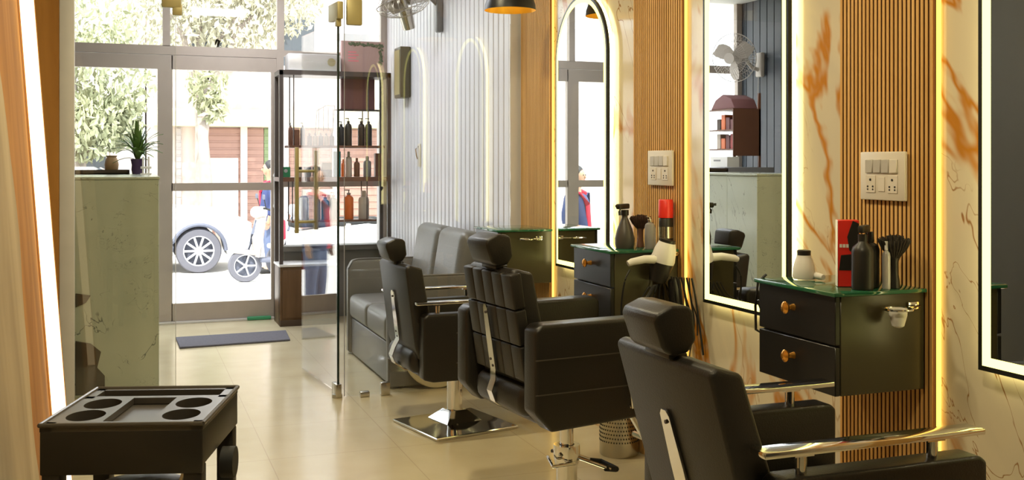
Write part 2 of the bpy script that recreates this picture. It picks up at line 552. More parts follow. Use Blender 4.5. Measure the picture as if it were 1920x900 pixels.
def leaf(idx, x0, x1, handle):
    f = B(); w = .055
    y0, y1 = YS - .025, YS + .025
    f.b2(x0, x0 + w * 1.15, y0, y1, .02, 2.235); f.b2(x1 - w, x1, y0, y1, .02, 2.235)
    f.b2(x0 + w, x1 - w, y0, y1, 2.12, 2.235); f.b2(x0 + w, x1 - w, y0, y1, .02, .165)
    f.b2(x0 + w, x1 - w, y0, y1, 1.105, 1.17)
    d = struct('door_%d' % idx, f, 'alu')
    B().b2(x0 + w, x1 - w, YS - .003, YS + .003, .165, 1.105).build('glass_pane', 'glass', d)
    B().b2(x0 + w, x1 - w, YS - .003, YS + .003, 1.17, 2.12).build('glass_pane', 'glass', d)
    if handle:
        h = B(); h.b2(x1 - .04, x1 - .015, y0 - .05, y0 - .035, .95, 1.25, .004); h.b2(x1 - .04, x1 - .015, y0 - .04, y0, .96, .98); h.b2(x1 - .04, x1 - .015, y0 - .04, y0, 1.22, 1.24)
        h.build('door_handle', 'whitealu', d)
leaf(1, *DX[0], False)
leaf(2, *DX[1], True)
def window(idx, x0, x1, z0, z1):
    o = B().b2(x0, x1, YS - .003, YS + .003, z0, z1); struct('window_%d' % idx, o, 'glass')
window(1, -.59, .27, 2.315, ZC); window(2, .33, 1.205, 2.315, ZC); window(3, 1.265, XW - .05, 2.31, ZC)
window(4, 1.26, XW - .05, .625, 1.13); window(5, 1.26, XW - .05, 1.19, 2.26); window(6, XF + .05, -.66, .3, 2.24); window(7, XF + .06, -.65, 2.315, ZC)
B2 = B().b2(.95, 1.15, YS - .075, YS - .03, .001, .03, .008)
tag(B2.build('green_rag', 'green2'), 'green rag lying along the foot of the glass street door', 'rag')

# glass partition: fixed panes, clamps, open door
struct('trim_11', B().b2(XL, -.336, YP - .03, YP + .03, 0, ZC), 'goldwood')
b = B(); b.b2(-.335, -.262, YP - .025, YP + .025, 0, ZC, .004)
struct('trim_9', b, 'whitealu')
root = thing('glass_partition_pane', 'clear frameless glass pane fixed beside the open glass door, right up to the wall', 'glass partition', (1.16, YP, 0)); right_pane = root
g = B().b2(0, XW - 1.16 - .002, -.005, .005, .012, ZC - .02).build('glass_pane', 'paneglass', root)
B().b2(-.003, 0, -.005, .005, .012, ZC - .02).build('glass_edge', 'greyp', root)
for x in (.115, .235):
    c = B(); hgt = .075 if x > .2 else .03
    c.box((x, 0, hgt / 2 + .001), (.055, .04, hgt), .006); c.build('floor_clamp', 'steel', root)
root = thing('glass_partition_pane', 'clear frameless glass pane left of the doorway in front of the marble counter', 'glass partition', (-.26, YP, 0))
B().b2(.002, .50, -.005, .005, .012, ZC - .02).build('glass_pane', 'paneglass', root)
B().b2(.50, .503, -.005, .005, .012, ZC - .02).build('glass_edge', 'clear', root)
c = B(); c.box((.48, 0, 2.235), (.10, .035, .11), .006); c.box((.51, 0, 2.17), (.05, .03, .06), .005); c.build('patch_fitting', 'brass', root)
tag(B().b2(.28, 1.16, YP - .005, YP + .005, 2.28, ZC - .02).build('glass_transom', 'glass'), 'clear glass fixed above the open glass door', 'glass partition')
# door swung open away from the camera
ang = math.atan2(.76, -.075)
door = thing('glass_door', 'frameless glass door standing open with long bar handles', 'glass door', (1.125, YP + .01, 0), ang)
L = .80
B().b2(0.006, L, -.005, .005, .03, 2.15).build('glass_pane', 'doorglass', door)
B().b2(-.002, .006, -.006, .006, .03, 2.19).build('glass_edge', 'glassedge', door)
for s in (-1, 1):
    h = B(); h.box((L - .10, s * .062, 1.17), (.024, .024, .54 if s > 0 else .50), .004)
    for z in (.97, 1.29): h.cyl((L - .10, 0, z), (L - .10, s * .062, z), .009, n=12)
    h.build('handle', 'brass', door)
c = B(); c.box((.03, 0, .045), (.09, .035, .075), .006); c.cyl((.02, 0, 0), (.02, 0, .02), .03); c.build('floor_pivot', 'steel', door)
c = B(); c.box((.05, 0, 2.21), (.19, .035, .10), .006); c.box((-.0, 0, 2.15), (.035, .03, .06), .005); c.build('patch_fitting', 'brass', door)
B().box((1.215, YP, 2.205), (.09, .035, .15), .008).build('patch_fitting', 'brass', right_pane, loc=(-1.16, -YP, 0))

# ------------------------------------------------------------------ LED mirrors
def arch(y0, y1, z0, ztop, inset, n=24):
    """outline (y,z) of an arched shape inset by a margin"""
    y0 += inset; y1 -= inset; z0 += inset
    r = (y1 - y0) / 2; zc = ztop - inset - r; yc = (y0 + y1) / 2
    pts = [(y0, z0), (y1, z0)]
    for i in range(n + 1):
        t = PI * i / n
        pts.append((yc + r * math.cos(t), zc + r * math.sin(t)))
    return pts
def ring(outer, inner, xa, xb):
    bb = B(); t = bmesh.new(); n = len(outer)
    v = [[t.verts.new((x, p[0], p[1])) for p in ps] for x in (xa, xb) for ps in (outer, inner)]
    oa, ia, ob, ib = v
    for i in range(n):
        j = (i + 1) % n
        t.faces.new((oa[i], oa[j], ia[j], ia[i])); t.faces.new((ob[i], ob[j], ib[j], ib[i]))
        t.faces.new((oa[i], oa[j], ob[j], ob[i])); t.faces.new((ia[i], ia[j], ib[j], ib[i]))
    bmesh.ops.recalc_face_normals(t, faces=t.faces)
    return bb._merge(t)
def led_mirror(y0, y1, z0, zt, label, turn=0.0):
    root = thing('led_mirror', label, 'mirror', (0, 0, 0), 0, 'lit mirrors on the marble wall')
    xf = XR - .044
    ring(arch(y0, y1, z0, zt, 0), arch(y0, y1, z0, zt, .014), xf, XR - .027).build('frame', 'frame', root)
    ring(arch(y0, y1, z0, zt, .014), arch(y0, y1, z0, zt, .037), xf, xf + .012).build('light_strip', 'led', root)
    g = B().prism([(p[0] - (y0 + y1) / 2, p[1]) for p in arch(y0, y1, z0, zt, .037)], 'x', -.007, .007).build('mirror_glass', 'mirror', root)
    g.location = (xf + .011, (y0 + y1) / 2, 0); g.rotation_euler = (0, 0, turn)
    ring(arch(y0, y1, z0, zt, .006), arch(y0, y1, z0, zt, .018), XR - .024, XR - .006).build('backlight_strip', 'ledback', root)
    return root
led_mirror(4.63, 5.285, .778, 2.215, 'farthest arched mirror with lit edge, reflecting the street door', math.radians(.85))
led_mirror(3.135, 3.72, .776, 2.30, 'tall lit mirror between two slatted panels, reflecting a wall fan')
led_mirror(1.66, 2.252, .775, 2.30, 'nearest lit mirror, cut off at the right of the photo')

# ------------------------------------------------------------------ vanity cabinets
def cabinet(yn, label):
    """yn: near side; local origin at wall, near bottom corner"""
    D, W, z0, z1 = .318, .385, .675, .962
    root = thing('vanity_cabinet', label, 'cabinet', (XR - .03, yn, 0), 0, 'vanity cabinets on the slatted panels')
    c = B(); c.b2(-D + .018, 0, 0, W, z0, z1, .002, 1); c.build('body', 'cabside', root)
    zm = (z0 + z1) / 2
    for (a, e) in ((z0, zm - .003), (zm + .003, z1)):
        d = B().b2(-D, -D + .017, .001, W - .001, a, e, .002, 1).build('drawer', 'cab', root)
        k = B(); yk, zk = W * .52, (a + e) / 2 + .015
        R = Matrix.Rotation(-PI / 2, 4, 'Y')
        k.lathe([(.0, 0), (.011, 0), (.008, .012), (.006, .018), (.017, .026), (.019, .032), (.012, .038), (0, .039)], (-D, yk, zk), 16, R)
        k.build('knob', 'amber', d)
    t = B(); t.b2(-D - .012, .0, -.012, W + .012, z1, z1 + .012, .003, 2); t.build('glass_top', 'tophglass', root)
    return root
cabinet(5.37, 'farthest wall cabinet, below the white panelled wall behind the tufted chair')
cabinet(3.955, 'dark wall cabinet with glass top holding the red-capped can')
cabinet(2.475, 'nearest dark wall cabinet with two drawers and green glass top')
ZT = .974 + .001

# ------------------------------------------------------------------ salon chairs
def pt(a, b, t): return tuple(a[i] + (b[i] - a[i]) * t for i in range(3))
def chair(label, loc, rz, lift, padded, base_rz=0.0, xtop=-.392):
    root = thing('salon_chair', label, 'chair', loc, rz, 'black salon chairs')
    Lz = lift
    # base
    s = .235
    t = B(); t.box((0, 0, .008), (2 * s, 2 * s, .014), .003, 1)
    t.loft([[(-s * .97, -s * .97, .015), (s * .97, -s * .97, .015), (s * .97, s * .97, .015), (-s * .97, s * .97, .015)],
            [(-.10, -.10, .034), (.10, -.10, .034), (.10, .10, .034), (-.10, .10, .034)],
            [(-.045, -.045, .085), (.045, -.045, .085), (.045, .045, .085), (-.045, .045, .085)]])
    t.build('base_plate', 'chrome', root, ang=20, rot=(0, 0, base_rz))
    t = B(); t.cyl((0, 0, .05), (0, 0, .235), .040, n=32); t.build('pump_column', 'chrome', root)
    t = B(); t.cyl((0, 0, .23), (0, 0, .33 + Lz), .026 if padded else .038, n=24); t.lathe([(.05, .30 + Lz), (.075, .335 + Lz), (.075, .345 + Lz), (0, .345 + Lz)]); t.box((0, 0, .35 + Lz), (.22, .22, .02), .003)
    t.build('piston', 'chrome', root)
    if padded:
        t = B(); t.lathe([(.03, .262), (.05, .262), (.052, .225), (.046, .19), (.04, .19)])
        t.build('collar', 'chrome', root)
        t = B()
        for yy in (-.028, .028):
            t.tube([(-.05, yy, .235), (.02, yy * 1.3 , .22), (.16, yy * 2.2, .16)], .007)
        t.tube([(.0, -.062, .205), (-.09, -.05, .2), (-.06, .04, .21)], .007)
        t.build('pump_lever', 'chrome', root)
        B().tube([(.14, -.056, .165), (.19, -.055, .155), (.20, 0, .15), (.19, .055, .155), (.14, .056, .165)], .012).build('lever_grip', 'rubber', root)
    # seat
    t = B(); t.box((.05, 0, .445 + Lz), (.52, .455, .15), .05, 4); t.box((-.20, 0, .40 + Lz), (.12, .44, .12), .045, 4)
    t.build('seat', 'leather', root)
    # backrest: reclined slab
    hb, zb, zt = (.205 if padded else .232), .50 + Lz, .888 + Lz
    xb0, xt0 = (-.270, xtop) if padded else (-.285, xtop)          # rear face bottom / top
    th = .085
    def sec(f, w, inset):
        x = xb0 + (xt0 - xb0) * f; z = zb + (zt - zb) * f
        return [(x + inset * .5, -w, z), (x + inset * .5, w, z), (x + th, w, z + .02), (x + th, -w, z + .02)]
    t = B()
    if not padded:
        prof = [(xb0 + .02, zb - .06), (xb0, zb), (xt0, zt), (xt0 + .02, zt + .014), (xt0 + th, zt - .004), (xb0 + th + .02, zb), (xb0 + th, zb - .06)]
        t.prism(prof, 'y', -hb, hb, .018, 3)
        t.build('backrest', 'leather2', root)
    else:
        prof = [(xb0 + .02, zb - .06), (xb0, zb), (xt0, zt), (xt0 + .02, zt + .014), (xt0 + th, zt - .004), (xb0 + th + .02, zb), (xb0 + th, zb - .06)]
        t.prism(prof, 'y', -hb * .9, hb * .9, .018, 3)
        br = t.build('backrest', 'leather2', root)
        q = B()          # raised pads between the seams
        for r in range(3):
            f0, f1 = r / 3, (r + 1) / 3
            for k in range(5):
                y0 = -hb + .004 + k * (2 * hb - .008) / 5; y1 = y0 + (2 * hb - .008) / 5 - .0015
                fm = (f0 + f1) / 2
                cx = xb0 + (xt0 - xb0) * fm + .004; cz = zb + (zt - zb) * fm
                q.box((cx, (y0 + y1) / 2, cz), (.045, y1 - y0, (zt - zb) / 3 - .002), .007, 3, (0, -math.atan2(xb0 - xt0, zt - zb), 0))
        q.build('tufted_pads', 'leather2', br)
    # lower back roll
    t = B(); t.box((-.245, 0, .425 + Lz), (.11, .41, .12), .045, 4); t.build('back_roll', 'leather', root)
    # chrome strap bracket
    for yy in ((0.03,) if not padded else (.03,)):
        n = 10; P = []
        for f, off in ((.62, (.026 if padded else .006)), (.3, (.027 if padded else .007)), (.02, (.028 if padded else .008))):
            P.append((xb0 + (xt0 - xb0) * f - off, yy, zb + (zt - zb) * f))
        P += [(xb0 - .03, yy, zb - .03), (xb0 - .045, yy, zb - .07), (xb0 - .03, yy, zb - .11), (xb0 + .02, yy, zb - .145), (xb0 + .12, yy, zb - .158)]
        s_ = B(); secs = []
        hwid = .021 if padded else .030
        for i, p in enumerate(P):
            a_, c_ = Vector(P[max(i - 1, 0)]), Vector(P[min(i + 1, len(P) - 1)])
            d_ = (c_ - a_).normalized(); nrm = Vector((d_.z, 0, -d_.x)) * .0025
            w_ = hwid * (.75 if i == 0 else 1)
            p = Vector(p); e = Vector((0, w_, 0))
            secs.append([p - e - nrm, p + e - nrm, p + e + nrm, p - e + nrm])
        p0 = Vector(P[0]); d0 = (p0 - Vector(P[1])).normalized()
        e = Vector((0, hwid * .35, 0)); p = p0 + d0 * .014; nrm = Vector((-d0.z, 0, d0.x)) * .0025
        secs.insert(0, [p - e - nrm, p + e - nrm, p + e + nrm, p - e + nrm])
        s_.loft(secs)
        bk_ = s_.build('back_bracket', 'chrome', root)
        for f in (.58, .12, .06):
            sc = B()
            p = (xb0 + (xt0 - xb0) * f - (.029 if padded else .009), yy + (.008 if f == .12 else -.004), zb + (zt - zb) * f)
            sc.cyl((p[0] - .004, p[1], p[2]), (p[0] + .004, p[1], p[2]), .005, n=10)
            sc.build('bracket_screw', 'darkmetal', bk_)
    # headrest
    hr = B(); hw = .086
    hx = xt0 + .392
    pr = [(-.425, .918), (-.448, .985), (-.442, 1.002), (-.400, 1.020), (-.360, 1.018), (-.346, 1.006), (-.338, .938), (-.360, .908), (-.405, .904)]
    pr = [(a + hx, c + Lz) for a, c in pr]
    hr.prism(pr, 'y', -hw, hw, .012, 3); hr.build('headrest', 'leather', root)
    hp = B(); hp.box((-.372 + hx, 0, .905 + Lz), (.012, .05, .06), .002); hp.box((-.372 + hx, 0, .898 + Lz), (.05, .12, .014), .004)
    hp.build('headrest_post', 'plastic', root)
    # arms
    for s_ in (-1, 1):
        if not padded:
            a = B(); a.prism([(-.27, .655 + Lz), (-.27, .36 + Lz), (-.22, .345 + Lz), (.28, .345 + Lz), (.30, .36 + Lz), (.30, .655 + Lz), (.28, .67 + Lz), (-.25, .67 + Lz)], 'y', s_ * .237, s_ * .312, .010, 3)
            arm = a.build('arm_panel', 'leather', root)
            r = B(); r.box((0, s_ * .275, .722 + Lz), (.60, .060, .014), .003, 2); r.build('armrest', 'chrome', arm)
            for x in (-.19, .17):
                r = B()
                r.cyl((x, s_ * .275, .665 + Lz), (x, s_ * .275, .718 + Lz), .013, n=14)
                r.box((x, s_ * .275, .712 + Lz), (.05, .03, .008))
                r.build('armrest_post', 'chrome', arm)
        else:
            a = B(); a.prism([(-.315, .70 + Lz), (-.315, .415 + Lz), (-.25, .345 + Lz), (.27, .365 + Lz), (.30, .385 + Lz), (.30, .70 + Lz), (.285, .72 + Lz), (-.29, .72 + Lz)], 'y', s_ * .237, s_ * .33, .02, 3)
            arm = a.build('arm_panel', 'leather', root)
            q = B()
            for z in (.60, .48): q.b2(-.315, .30, s_ * .3285, s_ * .332, z + Lz - .002, z + Lz + .002)
            q.build('seam_piping', 'seam', arm)
    if padded:
        lv = B(); lv.cyl((.075, -.345, .40 + Lz), (.055, -.345, .555 + Lz), .007, n=10); lv.sph((.055, -.345, .558 + Lz), .012, 12); lv.cyl((.075, -.335, .405 + Lz), (.075, -.31, .405 + Lz), .009, n=10)
        lv.build('recline_lever', 'chrome', root)
    # footrest in front
    f = B()
    for yy in (-.12, .12): f.tube([(.26, yy, .38 + Lz), (.34, yy, .30 + Lz), (.44, yy, .14 + Lz)], .012)
    f.tube([(.44, -.19, .14 + Lz), (.44, .19, .14 + Lz)], .013)
    f.build('footrest', 'chrome', root)
    return root
chair('plain black salon chair nearest the camera with chrome armrests', (1.57, 2.19, 0), math.radians(0), 0, False)
chair('tufted black salon chair with padded arms, the middle of three', (1.585, 3.685, 0), math.radians(7), .065, True, 0, -.330)
chair('farthest black salon chair on a square chrome base, beside the grey sofa', (1.57, 5.10, 0), math.radians(3), -.05, False, math.radians(10), -.335)

# ------------------------------------------------------------------ sofa
sofa = thing('sofa', 'grey leather two-seat sofa behind the glass partition', 'sofa', (1.447, 6.02, 0))
SD, SLn = .70, 1.28
B().b2(.02, SD - .02, .08, SLn - .08, .012, .26, .012).build('base', 'sofa', sofa)
for i in range(2):
    y0 = .085 + i * (SLn - .17) / 2
    t = B(); t.box((.26, y0 + (SLn - .17) / 4, .345), (.52, (SLn - .17) / 2 - .006, .17), .045, 4); t.build('seat_cushion', 'sofa', sofa)
    t = B(); t.box((.53, y0 + (SLn - .17) / 4, .66), (.17, (SLn - .17) / 2 - .01, .52), .07, 5, (0, .16, 0)); t.build('back_cushion', 'sofa', sofa)
B().b2(.58, SD - .005, .06, SLn - .06, .012, .78, .03).build('back_panel', 'sofa', sofa)
for y0 in (0, SLn - .085):
    t = B(); t.prism([(0, .012), (0, .60), (.03, .655), (.07, .665), (SD - .03, .665), (SD - .01, .64), (SD - .01, .012)], 'y', y0, y0 + .085, .014, 3)
    a = t.build('arm', 'sofa', sofa)
    B().tube([(.0, y0 + .008, .03), (.0, y0 + .008, .60), (.03, y0 + .008, .655), (.07, y0 + .008, .667), (SD - .05, y0 + .008, .667)], .006, 6).build('piping', 'sofa', a)
    for x in (.08, SD - .08):
        B().cyl((x, y0 + .042, 0), (x, y0 + .042, .02), .02, n=12).build('foot', 'plastic', a)

dk = thing('round_board', 'pale round board leaning on the near end of the grey sofa', 'board', (1.735, 5.965, 0))
dk.rotation_euler = (math.radians(-4), 0, 0)
B().lathe([(0, -.009), (.205, -.009), (.21, -.004), (.21, .004), (.205, .009), (0, .009)], (0, 0, .213), 48, Matrix.Rotation(PI / 2, 4, 'X')).build('board_body', 'cream', dk)

# ------------------------------------------------------------------ display shelf
shx0, shx1, shy0, shy1 = 1.165, 2.10, 8.66, 8.98
sh = thing('display_shelf', 'dark brown open display rack in the front window, loaded with hair products', 'shelf', (0, 0, 0))
for (x, y) in ((shx0, shy0), (shx1 - .03, shy0), (shx0, shy1 - .03), (shx1 - .03, shy1 - .03)):
    B().b2(x, x + .03, y, y + .03, 0.0, 2.10).build('post', 'darkmetal', sh)
t = B(); t.b2(shx0, shx1, shy0, shy1, 2.065, 2.105); t.build('top_board', 'darkmetal', sh)
B().b2(shx0, shx1, shy0 + .005, shy1, 1.185, 1.22).build('board', 'shelfwood', sh)
B().b2(shx0 + .08, shx1 - .05, shy0 + .02, shy1 - .03, 1.465, 1.485).build('board', 'shelfwood', sh)
t = B(); t.b2(shx0 + .10, shx1 - .12, shy0 + .02, shy1 - .05, .845, .86)
t.build('board', 'shelfwood', sh)
for x in (shx0 + .11, shx1 - .20):
    for y in (shy0 + .03, shy1 - .06): B().cyl((x, y, .85), (x, y, 1.19), .005, n=8).build('hanger_rod', 'darkmetal', sh)
for x in (shx0 + .12, shx1 - .19):
    for y in (shy0 + .03, shy1 - .06): B().cyl((x, y, 1.48), (x, y, 2.07), .005, n=8).build('hanger_rod', 'darkmetal', sh)
cb = B().b2(shx0, shx0 + .46, shy0 - .03, shy1, .0, .485, .003).build('cupboard', 'brownwood', sh)
B().b2(shx0 - .005, shx0 + .47, shy0 - .04, shy1, .486, .505, .003).build('cupboard_top', 'whitealu', cb)
q = B(); q.b2(shx0 + .02, shx0 + .44, shy0 - .042, shy0 - .031, .07, .46, .002); q.build('cupboard_door', 'brownwood', cb)
q = B(); q.b2(shx0 + .0, shx0 + .46, shy0 - .036, shy0 - .031, .0, .05, .001); q.build('plinth', 'tray', cb)

def bottle(name, label, loc, r, h, m, capm, group, style='pump', sc=(1, 1), cat='bottle'):
    root = thing(name, label, cat, loc, random.uniform(-.4, .4), group)
    t = B(); t.lathe([(0, 0), (r * .95, 0), (r, .006), (r, h * .68), (r * .85, h * .76), (r * .38, h * .81), (r * .36, h * .84), (0, h * .84)], n=20, sc=sc)
    t.build('bottle_body', m, root)
    c = B()
    if style == 'pump':
        c.cyl((0, 0, h * .83), (0, 0, h * .89), r * .42, n=14); c.cyl((0, 0, h * .89), (0, 0, h * .98), r * .12, n=8); c.box((-r * .35, 0, h * .985), (r * 1.1, r * .4, h * .035), .002)
    else:
        c.cyl((0, 0, h * .82), (0, 0, h), r * .45, r * .38, n=14)
    c.build('cap', capm, root)
    return root
def tub(label, loc, r, h, m, capm, group):
    root = thing('jar', label, 'jar', loc, 0, group)
    B().lathe([(0, 0), (r, 0), (r, h * .72), (0, h * .72)], n=20).build('jar_body', m, root)
    B().lathe([(0, h * .7), (r * 1.04, h * .7), (r * 1.04, h), (0, h)], n=20).build('lid', capm, root)
    return root
def carton(label, c, s, m, group=None, rz=0, name='carton', cat='box'):
    root = thing(name, label, cat, (c[0], c[1], c[2]), rz, group)
    B().box((0, 0, s[2] / 2), s, .002, 1).build('box_body', m, root)
    return root
ym = (shy0 + shy1) / 2 - .02
Gt, Gm, Gl = 'products on the upper shelf board', 'products on the middle shelf board', 'products on the lower shelf board'
zt_, zm_, zl_ = 1.486, 1.221, .861
# upper board
bottle('product_bottle', 'slim pale pump bottle at the left end of the upper shelf board', (1.275, ym, zt_), .020, .19, 'brownp', 'greyp', Gt)
carton('narrow brown carton between two slim bottles on the upper shelf', (1.325, ym, zt_), (.045, .05, .13), 'brownp', Gt)
bottle('product_bottle', 'slim grey pump bottle right of the narrow brown carton', (1.375, ym, zt_), .020, .19, 'greyp', 'greyp', Gt)
for i in range(5):
    bottle('product_bottle', ['first', 'second', 'third', 'fourth', 'fifth'][i] + ' of five small grey-brown bottles standing in a row on the upper shelf', (1.435 + i * .047, ym + .01, zt_), .021, .105, ['greyp', 'beige', 'greyp', 'beige', 'greyp'][i], 'greyp', Gt, 'cap')
for i in range(4):
    bottle('product_bottle', ['leftmost', 'second', 'third', 'rightmost'][i] + ' of the four black pump bottles on the upper shelf', (1.70 + i * .062 + (.05 if i > 1 else 0), ym, zt_), .030, .235 - (.03 if i == 0 else 0), 'plastic', 'plastic', Gt)
# hanging maroon carton under top board
carton('maroon printed carton standing high in the right of the rack', (1.86, ym + .09, 1.80), (.29, .05, .262), 'maroon', None)
B().b2(1.66, 2.06, ym + .05, ym + .13, 1.785, 1.799).build('ledge', 'darkmetal', sh)
bk = thing('wire_basket', 'thin wire basket hanging in the middle of the display rack', 'basket', (1.56, ym, 1.486))
w = B()
for x in (-.06, -.02, .02, .06):
    w.tube([(x, -.06, .33 - abs(x) * .3), (x, -.06, .12)], .003, 6)
w.tube([(-.075, -.06, .29), (0, -.06, .335), (.075, -.06, .335)], .004, 6)
w.tube([(-.075, -.06, .29), (-.075, .06, 0), (.07, .06, 0), (.075, -.06, .335)], .003, 6)
w.build('wires', 'darkmetal', bk)
# middle board
carton('small green carton with a pale round mark at the left of the middle shelf', (1.225, ym - .05, zm_), (.075, .06, .085), 'green', Gm)
dd = B(); dd.cyl((1.225, ym - .0815, zm_ + .052), (1.225, ym - .080, zm_ + .052), .015); tag(dd.build('round_sticker', 'clear'), 'pale round sticker on the small green carton', 'sticker')
cols = ['beige', 'greyp', 'pink', 'greyp', 'beige', 'maroon']
for i in range(3):
    tub(['left', 'middle', 'right'][i] + ' of three low jars on the middle shelf behind the door handles', (1.34 + i * .075, ym, zm_), .032, .085, cols[i], 'plastic', Gm)
carton('dark grey carton on the middle shelf beside the low jars', (1.575, ym, zm_), (.085, .07, .06), 'plastic2', Gm)
carton('pale carton lying on the dark grey carton', (1.575, ym, zm_ + .061), (.08, .065, .06), 'beige', Gm)
carton('teal carton standing just right of the glass door edge', (1.665, ym, zm_), (.055, .05, .215), 'teal', Gm)
bottle('product_bottle', 'thin orange tube bottle beside the teal carton', (1.712, ym - .03, zm_), .016, .15, 'orange', 'orange', Gm, 'cap')
bottle('product_bottle', 'tall beige bottle in the middle of the middle shelf', (1.765, ym, zm_), .028, .215, 'beige', 'beige', Gm, 'cap')
bottle('product_bottle', 'brown bottle with narrow neck on the middle shelf', (1.835, ym, zm_), .026, .16, 'brownp', 'brownp', Gm, 'cap')
bottle('product_bottle', 'grey-brown square bottle with a neck at the right of the middle shelf', (1.925, ym, zm_), .034, .175, 'greyp', 'greyp', Gm, 'cap')
carton('tall brown carton at the right end of the middle shelf', (2.02, ym, zm_), (.06, .06, .20), 'brownp', Gm)
# lower board
bottle('product_bottle', 'tall clear grey bottle on the lower shelf between the door handles', (1.385, ym, zl_), .042, .25, 'clear', 'greyp', Gl, 'cap')
bottle('product_bottle', 'slim grey bottle on the lower shelf right of the door handle', (1.50, ym, zl_), .024, .22, 'greyp', 'plastic', Gl)
bottle('product_bottle', 'teal spray bottle left in the pair on the lower shelf', (1.565, ym, zl_), .034, .21, 'teal', 'plastic', Gl)
bottle('product_bottle', 'dark teal spray bottle right in the pair on the lower shelf', (1.635, ym, zl_), .032, .23, 'teal', 'plastic', Gl)
bottle('product_bottle', 'orange pump bottle on the lower shelf', (1.765, ym, zl_), .042, .25, 'orange', 'greyp', Gl)
bottle('product_bottle', 'wide beige bottle at the right of the lower shelf', (1.895, ym, zl_), .050, .24, 'beige', 'beige', Gl, 'cap', (1, .7))
# on top of the rack
inv = thing('floral_carton', 'pale pink carton with leafy floral border standing on top of the rack', 'box', (1.885, ym, 2.107))
B().box((0, 0, .135), (.37, .05, .27), .002, 1).build('box_body', 'pink', inv)
q = B()
random.seed(3)
for i in range(46):
    f = i / 45
    if f < .5: px, pz = -.12 + f * 2 * .28, .252 - random.uniform(0, .02)
    else: px, pz = .168 - random.uniform(0, .03), .25 - (f - .5) * 2 * .17
    q.sph((px, -.0265, pz), random.uniform(.006, .012), 8, (1.4, .25, 1), (0, random.uniform(0, 3), 0))
q.build('floral_print', 'leafprint', inv)
q = B()
for i in range(4): q.b2(-.13, -.06 + .02 * (i % 2), -.0265, -.0255, .17 - i * .025, .182 - i * .025)
q.build('printed_lines', 'bpink', inv)
cr = thing('plastic_storage_box', 'cloudy clear plastic box on the rack left of the floral carton', 'box', (1.46, ym, 2.107))
B().box((0, 0, .07), (.44, .2, .14), .012, 2).build('box_body', 'clear', cr)
q = B(); q.cyl((.14, -.103, .075), (.14, -.1005, .075), .034); q.build('yellow_sticker', 'brass', cr)
# ------------------------------------------------------------------ waiting wall pieces
sp = thing('wall_speaker', 'flat bronze box hung on the white panelled wall near the display rack', 'speaker', (XW, 8.36, 0))
B().b2(-.09, -.001, -.10, .10, 1.875, 2.29, .006).build('cabinet', 'bronze', sp)
q = B(); q.b2(-.094, -.0905, -.085, .085, 1.90, 2.265); q.build('grille', 'brass', sp)
key = thing('wall_hook_plate', 'small ivory plate with a hook on the white panelled wall', 'hook', (XW, 7.98, 0))
B().b2(-.012, -.001, -.035, .035, 1.31, 1.49, .004).build('plate', 'ivory', key)
B().tube([(-.012, 0, 1.47), (-.035, 0, 1.45), (-.03, 0, 1.40), (-.02, 0, 1.37)], .006).build('hook', 'chrome', key)
def cage_fan(root, R, hub, m, deep=.09, nw=28):
    """fan facing local -Y"""
    c = B()
    for k in range(nw):
        a = 2 * PI * k / nw
        pts = []
        for j in range(9):
            t = PI * j / 8
            rr = R * math.sin(t) if j not in (0, 8) else R * .22
            pts.append((max(rr, R * .22) * math.cos(a), -deep * math.cos(t), max(rr, R * .22) * math.sin(a)))
        c.tube(pts, .0016, 5)
    for j, f in ((0, 1.0), (1, .7), (2, .45)):
        for s_ in ((-1, 1) if j else (0,)):
            rr = R * f; y = s_ * deep * math.sqrt(max(0, 1 - f * f))
            c.tube([(rr * math.cos(2 * PI * i / 36), y, rr * math.sin(2 * PI * i / 36)) for i in range(36)], .0035 if j == 0 else .002, 6, True)
    c.build('cage', m, root)
    h = B(); h.cyl((0, -deep * .5, 0), (0, deep * .4, 0), R * .16, n=20); h.cyl((0, -deep - .006, 0), (0, -deep + .006, 0), R * .23, n=20)
    h.build('hub', hub, root)
    for k in range(3):
        a = 2 * PI * k / 3 + .4; secs = []
        for f in (.14, .4, .7, .9):
            w = R * (.12 + .30 * math.sin(PI * min(1, f * .9)))
            ca, sa = math.cos(a), math.sin(a)
            secs.append([(R * f * ca - w * sa * q_, (-.02 + .05 * q_) + e, R * f * sa + w * ca * q_) for q_, e in ((-.5, 0), (.9, 0), (.9, .004), (-.5, .004))])
        B().loft(secs).build('blade', hub, root)
    mo = B(); mo.cyl((0, deep * .5, 0), (0, deep + .10, 0), R * .27, R * .22, n=20); mo.build('motor', hub, root)
f1 = thing('wall_fan', 'wire-caged wall fan up on the white panelled wall', 'fan', (1.88, 7.38, 2.50), 0)
cage_fan(f1, .20, 'steel', 'steel')
f1.rotation_euler = (math.radians(-66), 0, math.radians(-50))
f1b = thing('fan_bracket', 'grey wall bracket right of the wire-caged fan', 'bracket', (XW, 7.36, 0))
B().b2(-.05, -.001, -.03, .03, 2.30, 2.62, .012).build('plate', 'greyp', f1b)
B().tube([(-.03, 0, 2.5), (-.1, .0, 2.56), (-.19, .03, 2.55)], .018, 10).build('arm', 'greyp', f1b)
f2 = thing('wall_fan', 'pale wall fan on the charcoal panelled wall, seen in the tall mirror', 'fan', (XF + .32, 8.74, 2.36), math.radians(40))
cage_fan(f2, .235, 'fanwhite', 'fanwhite', .10, 44)
f2.rotation_euler = (math.radians(8), 0, math.radians(60))
f2b = thing('fan_bracket', 'pale bracket holding the fan on the charcoal wall', 'bracket', (XF, 8.74, 0))
q = B(); q.b2(.001, .05, -.05, .05, 2.18, 2.42, .015); q.tube([(.04, 0, 2.25), (.12, 0, 2.27), (.17, 0, 2.33)], .02, 10); q.build('arm', 'fanwhite', f2b)
